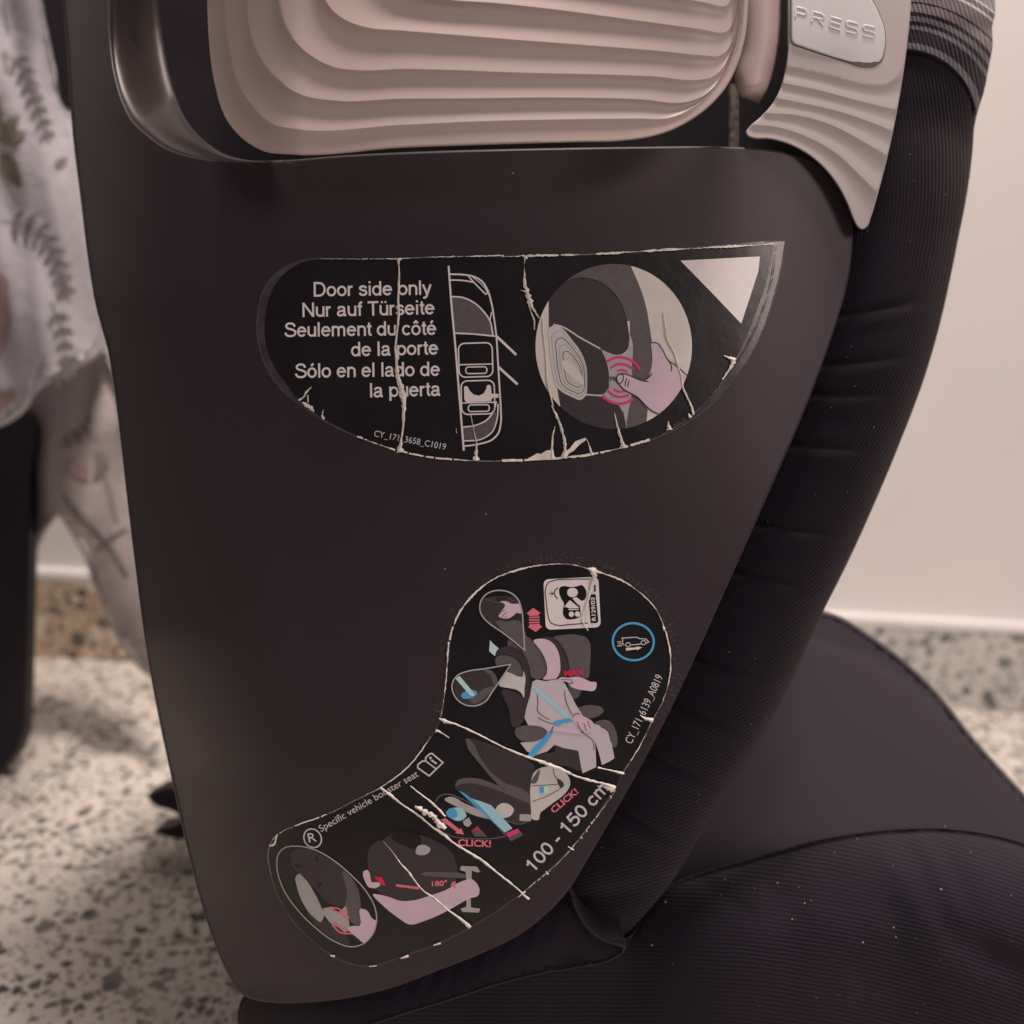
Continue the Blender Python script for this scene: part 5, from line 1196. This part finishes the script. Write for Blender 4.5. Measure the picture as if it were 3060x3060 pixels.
for i in range(120):
    x = rnd.uniform(1900, 3060); y = np.interp(x, ctop[:, 0], ctop[:, 1]) + 2; z = cuz(x, y + 14) + .008; L_ = rnd.uniform(2, 6); a = rnd.uniform(-2.4, -.7); b = len(V)
    V += [W(x - .5, y, z), W(x + .5, y, z), W(x + math.cos(a) * L_, y + math.sin(a) * L_, z)]; Fc.append([b, b + 1, b + 2])
h = link('fibre_fuzz', V, Fc, M['hair'], seat, merge=False, smooth=False); h['kind'] = 'stuff'

# black backing added to keep the gap beside the cloth dark
rr_o = [(100, -500), (260, -500), (262, 0), (262, 240), (240, 330), (205, 330), (165, 200), (140, 80), (118, -60)]
slab('gap_backing', resample(spline(rr_o + [rr_o[0]], 4), 90)[:-1], lambda x, y: .50, M['black'], seat, bevel=12, bz=.008, thick=.01, spacing=None, angle=60)
# black connector foot under the far edge of the seat
fo = D([(276, 1500), (300, 1488), (360, 1484), (900, 1500), (900, 1600), (400, 1582), (352, 1584), (300, 1574), (286, 1566), (330, 1556), (345, 1545), (325, 1530), (290, 1520)])
slab('connector_arm', resample(spline(fo + [fo[0]], 4), 90)[:-1], lambda x, y: .60, M['black'], seat, bevel=10, bz=.008, thick=.02, spacing=None, angle=60)

# ------------------------------------------------------------------ cloth and black leg at the left
root = empty('draped_cloth', tuple(W(60, 700, .6)))
tag(root, 'white cloth printed with olive fern leaves and pink flowers, draped left of the seat', 'cloth')
def cloz(x, y):
    return float(.60 + .035 * max(0, (x - 90) / 130) ** 2 + .003 * math.sin(x * .035 + y * .006) + .003 * math.sin(y * .012 - x * .02 + 1) + .03 * max(0, (y - 1150) / 130) ** 2 + .0012 * math.sin(x * .07 - y * .011))
co = [(-400, -500), (-400, 1290), (-40, 1285), (20, 1262), (70, 1225), (105, 1170), (180, 1120), (300, 1050), (330, 900), (300, 700), (270, 500), (215, 330), (182, 240), (160, 130), (140, 0), (120, -200), (110, -500)]
cloth = slab('cloth_front', resample(spline(co + [co[0]], 5), 200)[:-1], cloz, M['cloth'], root, bevel=14, bz=.02, thick=.003, spacing=18, angle=180)
A = Art(cloz, base=.0012, step=.0002, spacing=12)
C8 = (0, 400, 900 / 1932); C9 = (0, 0, 420 / 902)
def leafp(a, b, w_, m):
    dx, dy = b[0] - a[0], b[1] - a[1]; l = math.hypot(dx, dy); nx, ny = -dy / l, dx / l
    A.poly(spline([a, (a[0] + dx * .35 + nx * w_, a[1] + dy * .35 + ny * w_), (a[0] + dx * .7 + nx * w_ * .8, a[1] + dy * .7 + ny * w_ * .8), b, (a[0] + dx * .7 - nx * w_ * .7, a[1] + dy * .7 - ny * w_ * .7), (a[0] + dx * .35 - nx * w_, a[1] + dy * .35 - ny * w_)], 3, True), m, 1)
def fern(stem, n, L0, m, wd, side=1.0):
    P_ = resample(spline(stem, 6), n + 1); A.line(P_, 4, m, 0, smooth=False)
    for i in range(1, n):
        tx, ty = P_[i + 1][0] - P_[i - 1][0], P_[i + 1][1] - P_[i - 1][1]; l = math.hypot(tx, ty); tx /= l; ty /= l
        for sg in (1, -1):
            a = sg * side; ca, sa = math.cos(a), math.sin(a); LL = L0 * (1 - .45 * i / n)
            leafp(P_[i], (P_[i][0] + (tx * ca - ty * sa) * LL, P_[i][1] + (tx * sa + ty * ca) * LL), wd, m)
fern([(0, 655), (45, 668), (90, 675), (130, 710), (160, 760), (185, 830), (205, 900)], 9, 58, 'leaf_grey', 8, 1.1)
fern([(15, 150), (60, 200), (100, 290), (130, 370), (150, 430)], 8, 50, 'leaf_grey', 8, .9)
fern([(150, 900), (185, 985), (200, 1080), (215, 1150)], 6, 48, 'leaf_grey', 9, .9)
fern([(240, 1040), (200, 1110), (150, 1150)], 5, 40, 'leaf_grey', 6, .9)
leafp((0, 455), (62, 565), 24, 'leaf_green'); leafp((-10, 420), (80, 395), 22, 'leaf_green'); leafp((0, 400), (60, 340), 16, 'leaf_green'); leafp((-10, 280), (5, 400), 10, 'leaf_green')
leafp((165, 500), (200, 470), 14, 'leaf_grey'); leafp((205, 850), (170, 895), 14, 'leaf_grey')
A.line([(8, 0), (16, 50), (26, 95)], 5, 'leaf_grey', 0); A.line([(10, 150), (16, 180), (22, 215)], 6, 'leaf_grey', 0); A.line([(140, 1060), (110, 1130), (95, 1200)], 3, 'leaf_grey', 0)
A.poly(spline([(-30, 820), (10, 822), (28, 850), (22, 890), (30, 930), (22, 1000), (8, 1040), (-30, 1060)], 4, True), 'flower', 1); A.poly(spline([(-10, 1195), (30, 1170), (50, 1185), (20, 1215), (-10, 1240)], 4, True), 'flower', 1)
A.build('leaf_print', cloth)
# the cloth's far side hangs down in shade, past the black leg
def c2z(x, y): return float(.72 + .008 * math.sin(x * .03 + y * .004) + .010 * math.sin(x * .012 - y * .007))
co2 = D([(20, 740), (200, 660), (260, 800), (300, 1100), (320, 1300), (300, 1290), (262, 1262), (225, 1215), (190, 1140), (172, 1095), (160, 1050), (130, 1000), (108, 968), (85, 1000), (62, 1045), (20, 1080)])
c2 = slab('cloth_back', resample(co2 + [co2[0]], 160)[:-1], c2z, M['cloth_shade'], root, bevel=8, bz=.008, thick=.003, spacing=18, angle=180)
A = Art(c2z, base=.0012, step=.0002, spacing=14)
A.poly(spline([(205, 1385), (225, 1370), (245, 1385), (268, 1410), (262, 1435), (235, 1430), (215, 1415)], 4, True), 'flower', 1)
A.line([(190, 1480), (260, 1560), (330, 1640), (380, 1720)], 12, 'leaf_grey', 0); A.line([(290, 1640), (340, 1600), (380, 1580)], 8, 'leaf_grey', 0); A.line([(300, 1330), (320, 1450), (350, 1560)], 6, 'leaf_grey', 0)
fern([(330, 1200), (250, 1290), (180, 1330)], 6, 40, 'leaf_grey', 8, .9)
A.build('leaf_print', c2)
# black leg standing on the floor
lo = D([(-260, 700), (30, 760), (64, 790), (62, 900), (60, 1060), (57, 1200), (53, 1320), (48, 1385), (38, 1415), (18, 1440), (-10, 1462), (-60, 1482), (-260, 1500)])
lz = lambda x, y: .70 + .0 * x
leg = slab('black_chair', resample(spline(lo + [lo[0]], 5), 160)[:-1], lz, M['black'], None, bevel=12, bz=.01, thick=.008, spacing=None, angle=60)
tag(leg, 'black rounded chair side under the fern printed cloth at the left edge', 'chair')
